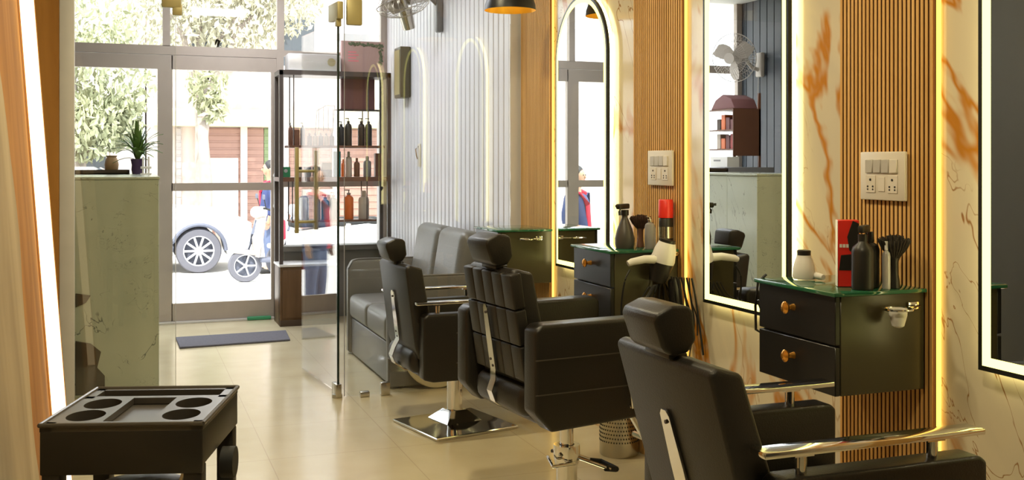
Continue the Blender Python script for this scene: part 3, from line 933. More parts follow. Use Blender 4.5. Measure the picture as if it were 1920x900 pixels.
q = B(); q.tube([(.03, .02, 2.18), (.035, .03, 1.9), (.02, .05, 1.6)], .003, 6); q.build('pull_cord', 'fanwhite', f2b)

# ------------------------------------------------------------------ reception counter and what stands on it
ct = thing('reception_counter', 'pale green marble reception counter by the street door', 'counter', (.17, 6.415, 0))
B().b2(-1.35, 0, 0, .40, 0, 1.245, .003, 1).build('front_panel', 'counter', ct)
B().b2(-.56, 0, .401, 1.75, 0, 1.245, .003, 1).build('side_panel', 'counter', ct)
B().b2(-1.35, .006, -.006, .405, 1.246, 1.262, .003, 1).build('top_slab', 'counter', ct)
B().b2(-.56, .006, .406, 1.75, 1.246, 1.262, .003, 1).build('top_slab', 'counter', ct)
q = B()
for poly in ([(-.43, .0), (-.43, .19), (-.36, .175), (-.305, .11), (-.325, -.0)], [(-.43, .0), (-.325, .0), (-.29, -.04 + .04), (-.285, .05), (-.31, .09)], [(-.43, .50), (-.43, .57), (-.385, .56), (-.395, .525)]):
    pass
q.prism([(-.45, .12), (-.45, .33), (-.37, .31), (-.315, .26), (-.335, .17), (-.295, .12), (-.295, .02), (-.45, .02)], 'y', -.010, -.001, .002, 1)
q.prism([(-.45, .52), (-.45, .60), (-.37, .585), (-.395, .545)], 'y', -.010, -.001, .002, 1)
q.build('stone_inlay', 'rock', ct)
tr = thing('serving_tray', 'low dark tray at the left of the counter top', 'tray', (-.16, 7.80, 1.263))
t = B(); t.b2(-.22, .17, -.12, .12, 0, .008); t.b2(-.22, .17, -.12, -.108, 0, .03); t.b2(-.22, .17, .108, .12, 0, .03); t.b2(-.22, -.208, -.12, .12, 0, .03); t.b2(.158, .17, -.12, .12, 0, .03); t.build('tray_body', 'tray', tr)
ps = thing('clay_pot', 'small tan clay pot standing in the tray', 'pot', (-.108, 7.80, 1.272)); ps.scale = (1.17, 1.17, 1.17)
B().lathe([(0, 0), (.026, 0), (.037, .02), (.041, .05), (.034, .08), (.027, .092), (.034, .103), (.030, .103), (.022, .09), (0, .085)], n=24).build('pot_body', 'clay', ps)
pl = thing('potted_plant', 'green leafy plant in a dark purple pot on the counter', 'plant', (.062, 7.60, 1.263)); pl.scale = (1.17, 1.17, 1.17)
B().lathe([(0, 0), (.030, 0), (.035, .03), (.033, .055), (.04, .09), (.034, .09), (.028, .06), (0, .06)], n=24).build('pot', 'purple', pl)
random.seed(11)
lf = B()
for k in range(64):
    a = random.uniform(0, 2 * PI); ln = random.uniform(.10, .25); out = random.uniform(.2, 1.0) * .165
    z0 = random.uniform(.06, .12)
    secs = []
    for j in range(6):
        f = j / 5
        x = math.cos(a) * out * f ** 1.3; y = math.sin(a) * out * f ** 1.3
        z = z0 + ln * f - .13 * f * f * (out / .165)
        w = .011 * math.sin(PI * (f * .85 + .12)) + .001
        nx, ny = -math.sin(a), math.cos(a)
        secs.append([(x - nx * w, y - ny * w, z), (x, y, z - .003), (x + nx * w, y + ny * w, z), (x, y, z + .001)])
    lf.loft(secs)
lf.build('leaves', 'plantleaf', pl)
wr = thing('card_holder', 'small white wire card holder at the right end of the counter', 'holder', (.118, 7.45, 1.263)); wr.scale = (1.1, 1.1, 1.1)
t = B()
for x in (-.02, .012): t.b2(x - .006, x + .006, -.01, .01, 0, .11, .002)
t.b2(-.035, .028, -.012, .012, .035, .05, .002); t.b2(-.035, .028, -.03, .03, 0, .008)
t.build('holder_body', 'white', wr)
hs = thing('product_rack', 'small rack crowded with red and brown product boxes, seen in the tall mirror', 'rack', (-.66, 8.0, 0))
t = B(); t.b2(-.25, .25, -.22, .22, 0, 1.30, .004); t.build('cupboard', 'greyp', hs)
q = B()
for z in (1.45, 1.62, 1.80): q.b2(-.12, .16, -.2, .2, z, z + .012)
for y in (-.2, .2): q.b2(-.12, -.10, y - .01, y + .01, 1.301, 1.95)
q.b2(-.12, .16, -.21, -.2, 1.40, 1.81); q.build('rack_frame', 'brownp', hs)
bx = carton('white carton with a dark label under the rack of red boxes', (-.50, 7.93, 1.302), (.12, .28, .09), 'white', None)
q = B(); q.b2(.0605, .062, -.03, .08, .05, .065); q.build('label', 'greyp', bx)
random.seed(5)
pal = ['darkred', 'brownp', 'orange', 'maroon', 'shutter', 'red', 'tray', 'beige']
poss = ['far left', 'left', 'middle', 'right', 'far right']
for zi, z in enumerate((1.463, 1.633)):
    for i in range(5):
        c = random.choice(pal); h = random.uniform(.09, .14)
        carton('%s box at the %s of the %s rack board in the mirror' % ({'darkred': 'dark red', 'brownp': 'brown', 'orange': 'orange', 'maroon': 'maroon', 'shutter': 'rose brown', 'red': 'red', 'tray': 'dark brown', 'beige': 'beige'}[c], poss[i], ['lower', 'upper'][zi]), (-.62, 7.85 + i * .075, z), (.09, .062, h), c, 'boxes in the rack')
q = B(); q.prism([(7.80, 1.813), (8.20, 1.813), (8.12, 1.90), (8.0, 1.945), (7.86, 1.90)], 'x', -.76, -.52, .01, 2)
tag(q.build('red_bag', 'maroon'), 'dark red folded bag on top of the rack in the mirror', 'bag')

# ------------------------------------------------------------------ doormat, bin
dm = thing('doormat', 'grey ribbed doormat lying inside the street door', 'mat', (0, 0, 0))
B().prism([(.35, 7.86), (1.145, 7.92), (1.175, 8.36), (.34, 8.32)], 'z', .001, .014, .003, 1).build('mat_body', 'matgrey', dm)
bn = thing('waste_bin', 'perforated steel waste bin under the middle cabinet', 'bin', (2.13, 4.34, 0))
t = B(); t.lathe([(0, .001), (.088, .001), (.09, .006), (.09, .29), (.093, .295), (.09, .3), (.086, .295), (.086, .01), (0, .01)], n=40); t.build('bin_body', 'steel', bn)
q = B()
for r in range(10):
    for k in range(44):
        a = 2 * PI * (k + .5 * (r % 2)) / 44
        z = .07 + r * .018
        q.box((.0905 * math.cos(a), .0905 * math.sin(a), z), (.0015, .0045, .006), 0, 1, (0, 0, a))
q.build('perforations', 'hole', bn)

# ------------------------------------------------------------------ trolley
tl = thing('salon_trolley', 'black plastic salon trolley with cup holes at bottom left', 'trolley', (.039, 2.492, 0), math.radians(-17))
TW, TD, zt0 = .335, .355, .80
# top frame built around its openings (local x across, y back)
def top_plate():
    bb = B(); z0, z1 = zt0 - .014, zt0
    bb.b2(-TW / 2, TW / 2, -TD / 2, -TD / 2 + .03, z0, z1); bb.b2(-TW / 2, TW / 2, TD / 2 - .022, TD / 2, z0, z1)
    bb.b2(-TW / 2, TW / 2, TD / 2 - .105, TD / 2 - .085, z0, z1)
    bb.b2(-TW / 2, -TW / 2 + .025, -TD / 2, TD / 2, z0, z1); bb.b2(TW / 2 - .025, TW / 2, -TD / 2, TD / 2, z0, z1)
    for x in (-.055, .055): bb.b2(x - .006, x + .006, -TD / 2 + .03, TD / 2 - .105, z0, z1)
    # plates with round holes either side
    for s_ in (-1, 1):
        xa, xb = (s_ * .061, s_ * (TW / 2 - .025))
        x0, x1 = min(xa, xb), max(xa, xb)
        ya, yb = -TD / 2 + .03, TD / 2 - .105
        ymid = (ya + yb) / 2
        for (y0, y1) in ((ya, ymid), (ymid, yb)):
            cx, cy = (x0 + x1) / 2, (y0 + y1) / 2
            rx, ry = (x1 - x0) / 2 * .97, (y1 - y0) / 2 * .92
            t = bmesh.new(); n = 40; inn, out, inb, outb = [], [], [], []
            for i in range(n):
                a = 2 * PI * i / n + PI / 4
                ca, sa = math.cos(a), math.sin(a)
                k = 1 / max(abs(ca), abs(sa))
                ox, oy = cx + ca * k * (x1 - x0) / 2, cy + sa * k * (y1 - y0) / 2
                inn.append(t.verts.new((cx + rx * ca, cy + ry * sa, z1))); out.append(t.verts.new((ox, oy, z1)))
                inb.append(t.verts.new((cx + rx * ca, cy + ry * sa, z1 - .05)))
            for i in range(n):
                j = (i + 1) % n
                t.faces.new((inn[i], out[i], out[j], inn[j])); t.faces.new((inn[i], inn[j], inb[j], inb[i]))
            bb._merge(t)
    # raised rim
    for y in (-TD / 2, TD / 2): bb.tube([(-TW / 2, y, zt0), (TW / 2, y, zt0)], .005, 8)
    for x in (-TW / 2, TW / 2): bb.tube([(x, -TD / 2, zt0), (x, TD / 2, zt0)], .005, 8)
    return bb
top_plate().build('top_tray', 'plastic2', tl)
B().b2(-.054, .054, -TD / 2 + .03, TD / 2 - .105, zt0 - .022, zt0 - .016).build('centre_dish', 'plastic2', tl)
t = B(); t.b2(-TW / 2 + .02, TW / 2 - .02, -TD / 2 + .02, TD / 2 - .02, zt0 - .075, zt0 - .06); t.build('cup_floor', 'plastic', tl)
t = B()
t.b2(-TW / 2, TW / 2, -TD / 2 - .001, -TD / 2 + .012, zt0 - .105, zt0 - .012, .004); t.b2(-TW / 2, TW / 2, TD / 2 - .012, TD / 2, zt0 - .09, zt0 - .012, .004)
for s_ in (-1, 1): t.b2(s_ * TW / 2, s_ * (TW / 2 - .012), -TD / 2, TD / 2, zt0 - .09, zt0 - .012, .004)
t.build('skirt', 'plastic', tl)
for sx in (-1, 1):
    for sy in (-1, 1):
        g = B(); x, y = sx * (TW / 2 - .022), sy * (TD / 2 - .022)
        g.b2(x - .02, x + .02, y - .02, y + .02, .06, zt0 - .09, .005)
        p = g.build('leg', 'plastic', tl)
        cw = B(); cw.cyl((x - .012, y, .026), (x + .012, y, .026), .025, n=16); cw.box((x, y, .052), (.016, .03, .03), .003); cw.build('caster', 'rubber', p)
for z in (.16, .46):
    t = B(); t.b2(-TW / 2 + .03, TW / 2 - .03, -TD / 2 + .03, TD / 2 - .03, z, z + .012)
    for y in (-TD / 2 + .03, TD / 2 - .042): t.b2(-TW / 2 + .03, TW / 2 - .03, y, y + .012, z, z + .06)
    for x in (-TW / 2 + .03, TW / 2 - .042): t.b2(x, x + .012, -TD / 2 + .03, TD / 2 - .03, z, z + .06)
    t.build('lower_tray', 'plastic', tl)
t = B(); t.cyl((TW / 2 - .005, .03, .66), (TW / 2 + .025, .03, .66), .035, n=24); t.build('side_knob', 'rubber', tl)
t = B()
for dx in (0, .022): t.box((TW / 2 - .062 + dx, -.11, .66), (.010, .012, .18), .003, 2, (0, .35, 0))
t.build('metal_stays', 'steel', tl)
q = B()
random.seed(9)
bgs = B(); bgs.sph((.02, -.02, .585), .12, 20, (1.15, .8, .42)); bgs.sph((-.08, .03, .55), .08, 16, (1, .9, .5))
tag(bgs.build('cloth_bundle', 'greyp', None, loc=(.022, 2.497, .012), rot=(0, 0, math.radians(-17))), 'dark grey cloth bundle stuffed under the trolley top', 'cloth')

# ------------------------------------------------------------------ left side: leaning board, slab, LED channel
def lean(z): return -.40 + .0725 * (2.0 - z)
b = B(); zs = 2.72
b.loft([[(lean(0) - .02, 3.0, .002), (lean(0), 3.0, .002), (lean(0), 4.44, .002), (lean(0) - .02, 4.44, .002)],
        [(lean(zs) - .02, 3.0, zs), (lean(zs), 3.0, zs), (lean(zs), 4.44, zs), (lean(zs) - .02, 4.44, zs)]])
tag(b.build('veneer_board', 'goldwood'), 'tall amber wood board leaning on the left wall', 'board')
lc = thing('light_channel', 'bright warm light strip running up the amber board at left', 'light', (0, 0, 0))
def slant(x0, x1, y0, y1, za, zb):
    bb = B()
    bb.loft([[(lean(za) + x0, y0, za), (lean(za) + x1, y0, za), (lean(za) + x1, y1, za), (lean(za) + x0, y1, za)],
             [(lean(zb) + x0, y0, zb), (lean(zb) + x1, y0, zb), (lean(zb) + x1, y1, zb), (lean(zb) + x0, y1, zb)]])
    return bb
slant(.003, .060, 4.386, 4.40, .01, 2.60).build('channel', 'goldwood', lc)
slant(.008, .058, 4.376, 4.385, .01, 2.60).build('diffuser', 'ledleft', lc)
slant(.008, .052, 4.401, 4.408, .01, 2.60).build('diffuser', 'rearfill', lc)  # added rear emitter, only there to light the gold trim beyond
# pale slab with a wavy natural edge, leaning in front of the board
slab = B(); secs = []
for i in range(30):
    z = .004 + i * 2.2 / 29
    ye = 3.25 + .03 * math.sin(z * 7) + .015 * math.sin(z * 17 + 1)
    if z > 1.30: ye -= .42 * (z - 1.30) ** 1.2
    x = lean(z) + .020 + .008 * (1 - min(1, z))
    secs.append([(x, 1.3, z), (x + .025, 1.3, z), (x + .027, ye - .02, z), (x + .018, ye, z), (x + .004, ye + .004, z)])
slab.loft(secs)
tag(slab.build('pale_slab', 'paleslab'), 'pale streaked slab with wavy edge leaning at the far left', 'slab')
hk = thing('slab_hook', 'small pale metal hook on the slab at bottom left', 'hook', (lean(.5) + .06, 2.62, .50))
q = B(); q.box((0, 0, 0), (.012, .03, .03), .003); q.tube([(0, 0, 0), (.02, .0, -.005), (.022, .012, -.04), (.01, .03, -.09)], .005, 8); q.cyl((0, 0, .0), (.0, .0, .05), .005, n=10); q.build('hook_body', 'steel', hk)

# ------------------------------------------------------------------ ceiling downlights and pendant
for i, (x, y) in enumerate(((.55, 1.2), (.75, 3.0), (.75, 4.7))):
    d = thing('ceiling_downlight', ['round ceiling downlight above the nearest chair', 'round ceiling downlight above the middle chair', 'round ceiling downlight above the farthest chair'][i], 'light', (x, y, ZC), 0, 'ceiling downlights')
    B().lathe([(.085, -.001), (.10, -.001), (.10, -.012), (.085, -.014)], n=32).build('trim_ring', 'whitealu', d)
    B().lathe([(0, -.004), (.085, -.004), (.085, -.008), (0, -.008)], n=32).build('lamp_disc', 'downled', d)
    ld = bpy.data.lights.new('downlight_lamp', 'AREA'); ld.shape = 'DISK'; ld.size = .17; ld.energy = CEIL_W; ld.color = (1.0, .86, .54)
    lo = bpy.data.objects.new('downlight_lamp', ld); COL.objects.link(lo); lo.parent = d; lo.location = (0, 0, -.02)
for y in (6.9, 8.3):  # unseen panels added to brighten the white wall and door frames
    d = thing('added_fill_panel', ['added square fill light over the sofa, out of view', 'added square fill light just inside the street door, out of view'][y > 8], 'light', (.9, y, ZC), 0, 'added fill lights')
    q = B(); q.b2(-.30, .30, -.30, .30, -.018, -.001, .003, 1); q.build('frame', 'whitealu', d)
    B().b2(-.28, .28, -.28, .28, -.021, -.0185).build('diffuser', 'panelled', d)
    ld = bpy.data.lights.new('added_fill_lamp', 'AREA'); ld.shape = 'SQUARE'; ld.size = .56; ld.energy = FILL_PANEL_W; ld.color = (.90, .93, 1.0)
    lo = bpy.data.objects.new('added_fill_lamp', ld); COL.objects.link(lo); lo.parent = d; lo.location = (0, 0, -.03)
pn = thing('pendant_lamp', 'black dome pendant lamp with glowing gold inside, hanging above the chairs', 'lamp', (1.91, 5.20, 2.155)); pn.scale = (1.11, 1.11, 1)
B().lathe([(.124, 0), (.121, .03), (.108, .075), (.08, .115), (.045, .14), (.02, .15), (.018, .18), (0, .18)], n=48).build('shade', 'pend_out', pn)
B().lathe([(.124, 0), (.118, .03), (.105, .072), (.078, .112), (.04, .136), (0, .14)], n=48).build('shade_lining', 'pend_in', pn)
B().sph((0, 0, .065), .035, 20).build('bulb', 'bulb', pn)
B().tube([(0, 0, .18), (0, 0, ZC - 2.155 - .02)], .004, 8).build('cord', 'cable', pn)
B().lathe([(0, ZC - 2.155 - .03), (.05, ZC - 2.155 - .03), (.05, ZC - 2.155 - .001), (0, ZC - 2.155 - .001)], n=24).build('ceiling_rose', 'pend_out', pn)

# ------------------------------------------------------------------ switch plates
def switch_plate(yc, zc, w, h, label):
    r = thing('switch_plate', label, 'switch plate', (XR - .029, yc, zc), 0, 'ivory switch plates')
    B().box((-.006, 0, 0), (.012, w, h), .004, 2).build('plate', 'ivory', r)
    mod = w * .72
    for k in range(4):
        y = mod * (.375 - k * .25)
        B().box((-.014, y, h * .20), (.008, mod * .235, h * .28), .002, 1).build('rocker_switch', 'ivory' if k == 3 else 'ivory2', r)
    for k, y in enumerate((mod * .34, 0, -mod * .34)):
        if k == 1:
            B().box((-.0125, y, -h * .17), (.004, mod * .2, h * .30), .001, 1).build('socket_switch', 'ivory', r); continue
        s_ = B().box((-.0125, y, -h * .17), (.004, mod * .30, h * .36), .001, 1).build('socket', 'ivory', r)
        q = B()
        for (dy, dz, rr) in ((0, h * .09, .004), (-.012, -h * .05, .0032), (.012, -h * .05, .0032), (-.012, -h * .11, .0028), (.012, -h * .11, .0028)):
            q.cyl((-.016, y + dy, -h * .17 + dz), (-.0135, y + dy, -h * .17 + dz), rr, n=10)
        q.build('pin_holes', 'hole', s_)
switch_plate(2.648, 1.305, .205, .152, 'large ivory switch and socket plate on the nearest slatted panel')
switch_plate(4.097, 1.322, .225, .155, 'ivory switch and socket plate on the middle slatted panel, above the red-capped can')

# ------------------------------------------------------------------ things on the cabinets
def spray(label, loc, r, h, m, rz, group=None, sc=(1, 1), pear=False):
    t = thing('spray_bottle', label, 'bottle', loc, rz, group)
    if pear: prof = [(0, 0), (r * .9, 0), (r, h * .08), (r * 1.02, h * .22), (r * .8, h * .42), (r * .42, h * .62), (r * .3, h * .68), (.3 * r, h * .74), (0, h * .74)]
    else: prof = [(0, 0), (r * .95, 0), (r, .006), (r, h * .58), (r * .9, h * .65), (r * .45, h * .72), (r * .36, h * .78), (0, h * .78)]
    B().lathe(prof, n=28, sc=sc).build('bottle_body', m, t)
    q = B(); q.cyl((0, 0, h * .73), (0, 0, h * .85), r * .42, n=16); q.box((-r * .35, 0, h * .93), (r * 1.9, r * .55, h * .12), .006, 2); q.cyl((-r * 1.3, 0, h * .945), (-r * 1.55, 0, h * .945), r * .15, n=10)
    q.build('spray_head', 'plastic', t)
    B().tube([(-r * .75, 0, h * .9), (-r * 1.0, 0, h * .82), (-r * .95, 0, h * .74)], r * .12, 8).build('trigger', 'plastic', t)
    return t
def brush(label, loc, h, m, hm):
    t = thing('neck_brush', label, 'brush', loc)
    B().lathe([(0, 0), (.017, 0), (.016, h * .12), (.0115, h * .3), (.013, h * .5), (.017, h * .56), (0, h * .57)], n=20).build('handle', hm, t)
    q = B(); random.seed(2)
    for k in range(150):
        a = random.uniform(0, 2 * PI); f = math.sqrt(random.random())
        r0, r1 = .013 * f, .050 * f
        zz = h * (1.0 - .10 * f * f) * random.uniform(.96, 1.0)
        p0 = (r0 * math.cos(a), r0 * math.sin(a), h * .55); p2 = (r1 * math.cos(a), r1 * math.sin(a), zz)
        p1 = (r1 * .72 * math.cos(a), r1 * .72 * math.sin(a), h * .55 + (zz - h * .55) * .55)
        q.tube([p0, p1, p2], [.0022, .0032, .0015], 5)
    q.build('bristles', m, t)
    return t
# nearest cabinet
rb = thing('product_carton', 'tall red and black product box on the nearest cabinet', 'box', (2.03, 2.585, ZT), math.radians(-29))
B().box((0, 0, .10), (.062, .04, .20), .002, 1).build('box_body', 'red', rb)
q = B(); q.prism([(.002, .11), (.030, .085), (.030, .19), (.012, .198), (.004, .175), (-.004, .15)], 'y', -.0212, -.0202); q.prism([(-.028, .05), (.028, .05), (.024, .10), (-.022, .095)], 'y', -.0212, -.0202); q.build('dark_print', 'plastic', rb)
q = B()
for k, (x0, x1) in enumerate(((-.020, -.013), (-.011, -.003), (-.001, .006))): q.b2(x0 - .006, x1 - .006, -.0212, -.0203, .118, .128)
q.build('white_print', 'white', rb)
B().b2(-.0318, -.0311, -.0198, .0198, 0.001, .199).build('white_side', 'white', rb)
spray('black spray bottle in front of the red box on the nearest cabinet', (2.025, 2.51, ZT), .032, .19, 'plastic', math.radians(-150))
bt = bottle('product_bottle', 'black round bottle with gold print beside the black spray bottle', (2.085, 2.55, ZT), .027, .165, 'plastic', 'plastic', None, 'cap')
bottle('product_bottle', 'slim pale bottle between the black bottles and the neck brush', (2.098, 2.495, ZT), .012, .14, 'clear', 'white', None, 'cap')
brush('dark fan-shaped neck brush standing on the nearest cabinet', (2.135, 2.505, ZT), .160, 'bristle', 'plastic')
def dryer_body(t, m):
    """barrel along local +z, handle along -x"""
    B().lathe([(0, 0), (.046, 0), (.050, .012), (.047, .05), (.038, .085), (.031, .10), (.031, .105), (.0, .103)], n=28).build('barrel', m, t)
    B().lathe([(.0, .104), (.029, .104), (.030, .125), (.026, .128), (0, .118)], n=24).build('nozzle', 'plastic', t)
hd = thing('hair_dryer', 'pale hair dryer lying with black nozzle up at the back of the nearest cabinet', 'hair dryer', (2.03, 2.80, ZT)); hd.scale = (.72, .72, .72); hd.rotation_euler = (0, 0, math.radians(175))
dryer_body(hd, 'white')
B().tube([(-.03, .02, .02), (-.04, .06, .016), (-.045, .085, .014)], [.014, .015, .012], 10).build('handle', 'white', hd)
cd = [(1.94, 2.875, .985), (1.915, 2.885, .96), (1.915, 2.90, .88), (1.93, 2.92, .80), (1.955, 2.90, .78), (1.945, 2.885, .83), (1.92, 2.895, .90)]
tag(B().tube(cd, .0045, 8).build('power_cable', 'cable'), 'black cable looped over the far edge of the nearest cabinet', 'cable')
def dryer_ring(loc, label, cup):
    t = thing('dryer_holder', label, 'holder', loc)
    q = B(); R = .042
    q.tube([(-.055 + R * math.cos(2 * PI * k / 24), -.05 + R * math.sin(2 * PI * k / 24) * .9, 0) for k in range(24)], .0035, 8, True)
    q.tube([(-.015, -.045, 0), (.04, -.02, 0), (.058, -.010, .0)], .0035, 8)
    q.build('ring', 'chrome', t)
    B().box((.04, -.004, 0), (.04, .006, .022), .002).build('mount', 'chrome', t)
    if cup:
        B().lathe([(.026, .0), (.025, -.02), (.017, -.05), (.009, -.055), (0, -.055)], (-.055, -.05, .002), 20).build('cup', 'white', t)
    return t
dryer_ring((2.135, 2.474, .925), 'chrome ring holder with pale cup on the side of the nearest cabinet', True)
dryer_ring((2.10, 5.369, .925), 'small chrome ring holder on the side of the farthest cabinet', False)
dryer_ring((2.162, 3.954, .955), 'chrome ring holder carrying the white hair dryer on the middle cabinet', False)
# middle cabinet
spray('clear dark spray bottle with trigger at the left of the middle cabinet', (2.02, 4.06, ZT), .042, .195, 'plastic2', math.radians(30), None, (1, 1), True)
brush('brown neck brush beside the spray bottle on the middle cabinet', (2.108, 4.085, ZT), .145, 'bristle2', 'brownp')
bottle('product_bottle', 'clear glass bottle with dark label left of the red-capped can', (2.105, 3.99, ZT), .022, .14, 'greyp', 'steel', None, 'pump')
bottle('product_bottle', 'second clear bottle just behind the clear glass bottle', (2.135, 4.035, ZT), .020, .125, 'clear', 'steel', None, 'pump')
cn = thing('spray_can', 'black and silver spray can with a big red cap on the middle cabinet', 'can', (2.188, 4.00, ZT)); cn.scale = (1.05, 1.05, 1.1)
B().lathe([(0, 0), (.027, 0), (.029, .004), (.029, .115), (.026, .12), (0, .12)], n=28).build('can_body', 'plastic', cn)
B().lathe([(0, .12), (.030, .12), (.031, .125), (.030, .188), (.027, .192), (0, .192)], n=28).build('red_cap', 'red', cn)
q = B(); q.lathe([(.0294, .04), (.0294, .085)], n=28); q.build('silver_band', 'steel', cn)
hd2 = thing('hair_dryer', 'white hair dryer hanging head up in the holder on the middle cabinet', 'hair dryer', (2.112, 3.900, .912))
hd2.rotation_euler = (math.radians(8), math.radians(12), 0)
B().lathe([(0, .012), (.050, .012), (.052, .024), (.046, .07), (.036, .10), (.0, .10)], n=28).build('barrel', 'white', hd2)
B().lathe([(0, -.075), (.036, -.07), (.049, .0), (.050, .012), (0, .012)], n=28).build('rear_cowl', 'plastic', hd2)
B().lathe([(.0, .099), (.033, .099), (.034, .112), (.028, .112), (0, .105)], n=24).build('nozzle', 'plastic', hd2)
B().tube([(-.035, -.01, .022), (-.09, -.015, .014), (-.15, -.02, -.008), (-.165, -.02, -.018)], [.019, .017, .015, .012], 12).build('handle', 'white', hd2)
# cables hanging from the middle cabinet
random.seed(21)
def cable(label, pts, r=.004):
    P = [Vector(p) for p in pts]; out = []
    for i in range(len(P) - 1):
        p0, p1, p2, p3 = P[max(i - 1, 0)], P[i], P[i + 1], P[min(i + 2, len(P) - 1)]
        for k in range(6):
            t = k / 6
            out.append(.5 * ((2 * p1) + (-p0 + p2) * t + (2 * p0 - 5 * p1 + 4 * p2 - p3) * t * t + (-p0 + 3 * p1 - 3 * p2 + p3) * t ** 3))
    out.append(P[-1])
    return tag(B().tube(out, r, 8).build('power_cable', 'cable'), label, 'cable', 'black cables at the middle cabinet')
cable('black cable drooping from the white hair dryer handle', [(1.955, 3.882, .90), (1.93, 3.88, .85), (1.925, 3.90, .74), (1.94, 3.90, .64), (1.99, 3.905, .72), (2.05, 3.90, .82), (2.06, 3.895, .80)])
for k in range(20):
    if k < 11:
        x0, yy = 2.05 + k * .011, 3.855 + .0092 * k
        x1 = 1.95 + k * .026
        zb = [.70, .66, .60, .63, .55, .44, .50, .41, .58, .47, .62][k]
    else:
        q_ = k - 11
        x0, yy = 2.13 + q_ * .006, 3.845 - .0105 * q_
        x1 = 2.155 + q_ * .0075; zb = [.58, .66, .54, .60, .72, .50, .57, .63, .55][q_]
        x1 = min(x1, 2.215)
    yb = yy
    xe = min(x1 + .02 * math.sin(k * 5 + 1), 2.232)
    cable('thin black cable in the tangle hanging below the white hair dryer',
          [(x0, yy, .87 if k > 10 else .835), ((x0 * .6 + x1 * .4) + .01 * math.sin(k * 3), yy, .78), (x1, yb, (.78 + zb) / 2), (xe, yb, zb)], .0045 if k % 2 else .003)
cl = thing('hair_clipper', 'black clipper hanging among the cords below the white hair dryer', 'clipper', (2.175, 3.885, 0))
B().box((0, 0, .77), (.055, .045, .18), .02, 3, (0, -.12, 0)).build('clipper_body', 'plastic', cl)
B().box((.010, 0, .67), (.045, .03, .03), .006, 2, (0, -.12, 0)).build('clipper_blade', 'plastic2', cl)

# ------------------------------------------------------------------ street outside
ZG = -.33
struct('ground', B().b2(-60, 60, YS + .55, 90, ZG - .2, ZG), 'street')
struct('trim_10', B().b2(-3, 4, YS + .1, YS + .55, ZG - .2, -.02), 'sill')
def wheel(root, c, R, w, spokes, name='wheel'):
    x, y, z = c
    rot = Matrix.Rotation(PI / 2, 4, 'X')
    t = B(); t.lathe([(R * .68, -w / 2), (R * .95, -w / 2), (R, -w * .3), (R, w * .3), (R * .95, w / 2), (R * .68, w / 2), (R * .68, -w / 2)], (x, y, z), 36, rot)
    o = t.build(name, 'tyre', root)
    a = B(); a.lathe([(R * .70, -w * .3), (R * .70, w * .48), (R * .64, w * .50), (R * .62, w * .35)], (x, y, z), 36, rot)
    for k in range(spokes):
        g = 2 * PI * k / spokes
        ca, sa = math.cos(g), math.sin(g)
        a.box((x + R * .38 * ca, y - w * .42, z + R * .38 * sa), (R * .56, .03, R * .10), .006, 1, (0, -g, 0))
    a.cyl((x, y - w * .5, z), (x, y - w * .2, z), R * .13, n=16)
    a.build('rim', 'alloy', o)
    B().lathe([(0, -w * .1), (R * .64, -w * .1), (R * .64, 0), (0, 0)], (x, y, z), 24, rot).build('brake_disc', 'carplast', o)
car = thing('car', 'white car parked across the street, alloy front wheel in the door pane', 'car', (0, 16.3, ZG))
R = .335
def arc(cx, r, n=10): return [(cx + r * math.cos(PI - PI * k / n), .335 + r * math.sin(PI - PI * k / n)) for k in range(n + 1)]
xf_, xr_ = 1.0, -1.55
side = [(-2.35, .35), (-2.42, .62), (-2.36, .98), (-2.2, 1.06), (-.1, 1.03), (.45, 1.0), (1.30, .93), (1.72, .78), (1.82, .58), (1.80, .32), (1.42, .24)] + list(reversed(arc(xf_, .40))) + [(.55, .22), (-1.1, .22)] + list(reversed(arc(xr_, .40))) + [(-2.0, .26)]
t = B(); t.prism(side, 'y', 0, 1.72, .03, 2); t.build('body', 'carwhite', car)
ghs = [(-2.15, 1.04), (-1.85, 1.50), (-1.3, 1.60), (-.5, 1.60), (.55, 1.0), (-.1, 1.02)]
t = B()
t.loft([[(p[0], .05, p[1]) if p[1] < 1.1 else (p[0], .20, p[1]) for p in ghs], [(p[0], 1.67, p[1]) if p[1] < 1.1 else (p[0], 1.52, p[1]) for p in ghs]])
t.build('cabin', 'carwhite', car)
for (pts) in ([(-1.75, 1.07), (-1.62, 1.46), (-1.0, 1.52), (-.95, 1.07)], [(-.88, 1.07), (-.93, 1.52), (-.52, 1.52), (.28, 1.06)]):
    t = B(); t.loft([[(p[0], .033 + (.15 if p[1] > 1.2 else .01), p[1]) for p in pts], [(p[0], .05 + (.15 if p[1] > 1.2 else .01), p[1]) for p in pts]]); t.build('window', 'carglass', car)
t = B(); t.loft([[(-.42, .25, 1.56), (-.42, 1.47, 1.56), (.50, 1.6, 1.03), (.50, .12, 1.03)], [(-.40, .25, 1.59), (-.40, 1.47, 1.59), (.53, 1.6, 1.05), (.53, .12, 1.05)]]); t.build('windscreen', 'carglass', car)
for cx in (xf_, xr_):
    q = B(); q.tube([(p[0], -.005, p[1]) for p in arc(cx, .395, 16)], .028, 8); q.build('wheel_arch', 'carplast', car)
    wheel(car, (cx, .10, .335), R, .20, 10); wheel(car, (cx, 1.62, .335), R, .20, 10)
B().b2(-1.1, .55, -.01, .03, .2, .29, .01).build('sill_cladding', 'carplast', car)
for x in (-.82, .06): B().b2(x, x + .16, -.02, .01, .86, .89, .008).build('door_handle', 'carwhite', car)
B().box((.22, -.06, 1.05), (.1, .14, .11), .03, 3).build('wing_mirror', 'carwhite', car)
B().box((1.70, .16, .70), (.16, .30, .13), .04, 3, (0, .2, 0)).build('headlight', 'clear', car)
B().b2(1.74, 1.84, .2, 1.5, .27, .47, .03).build('bumper', 'carplast', car)

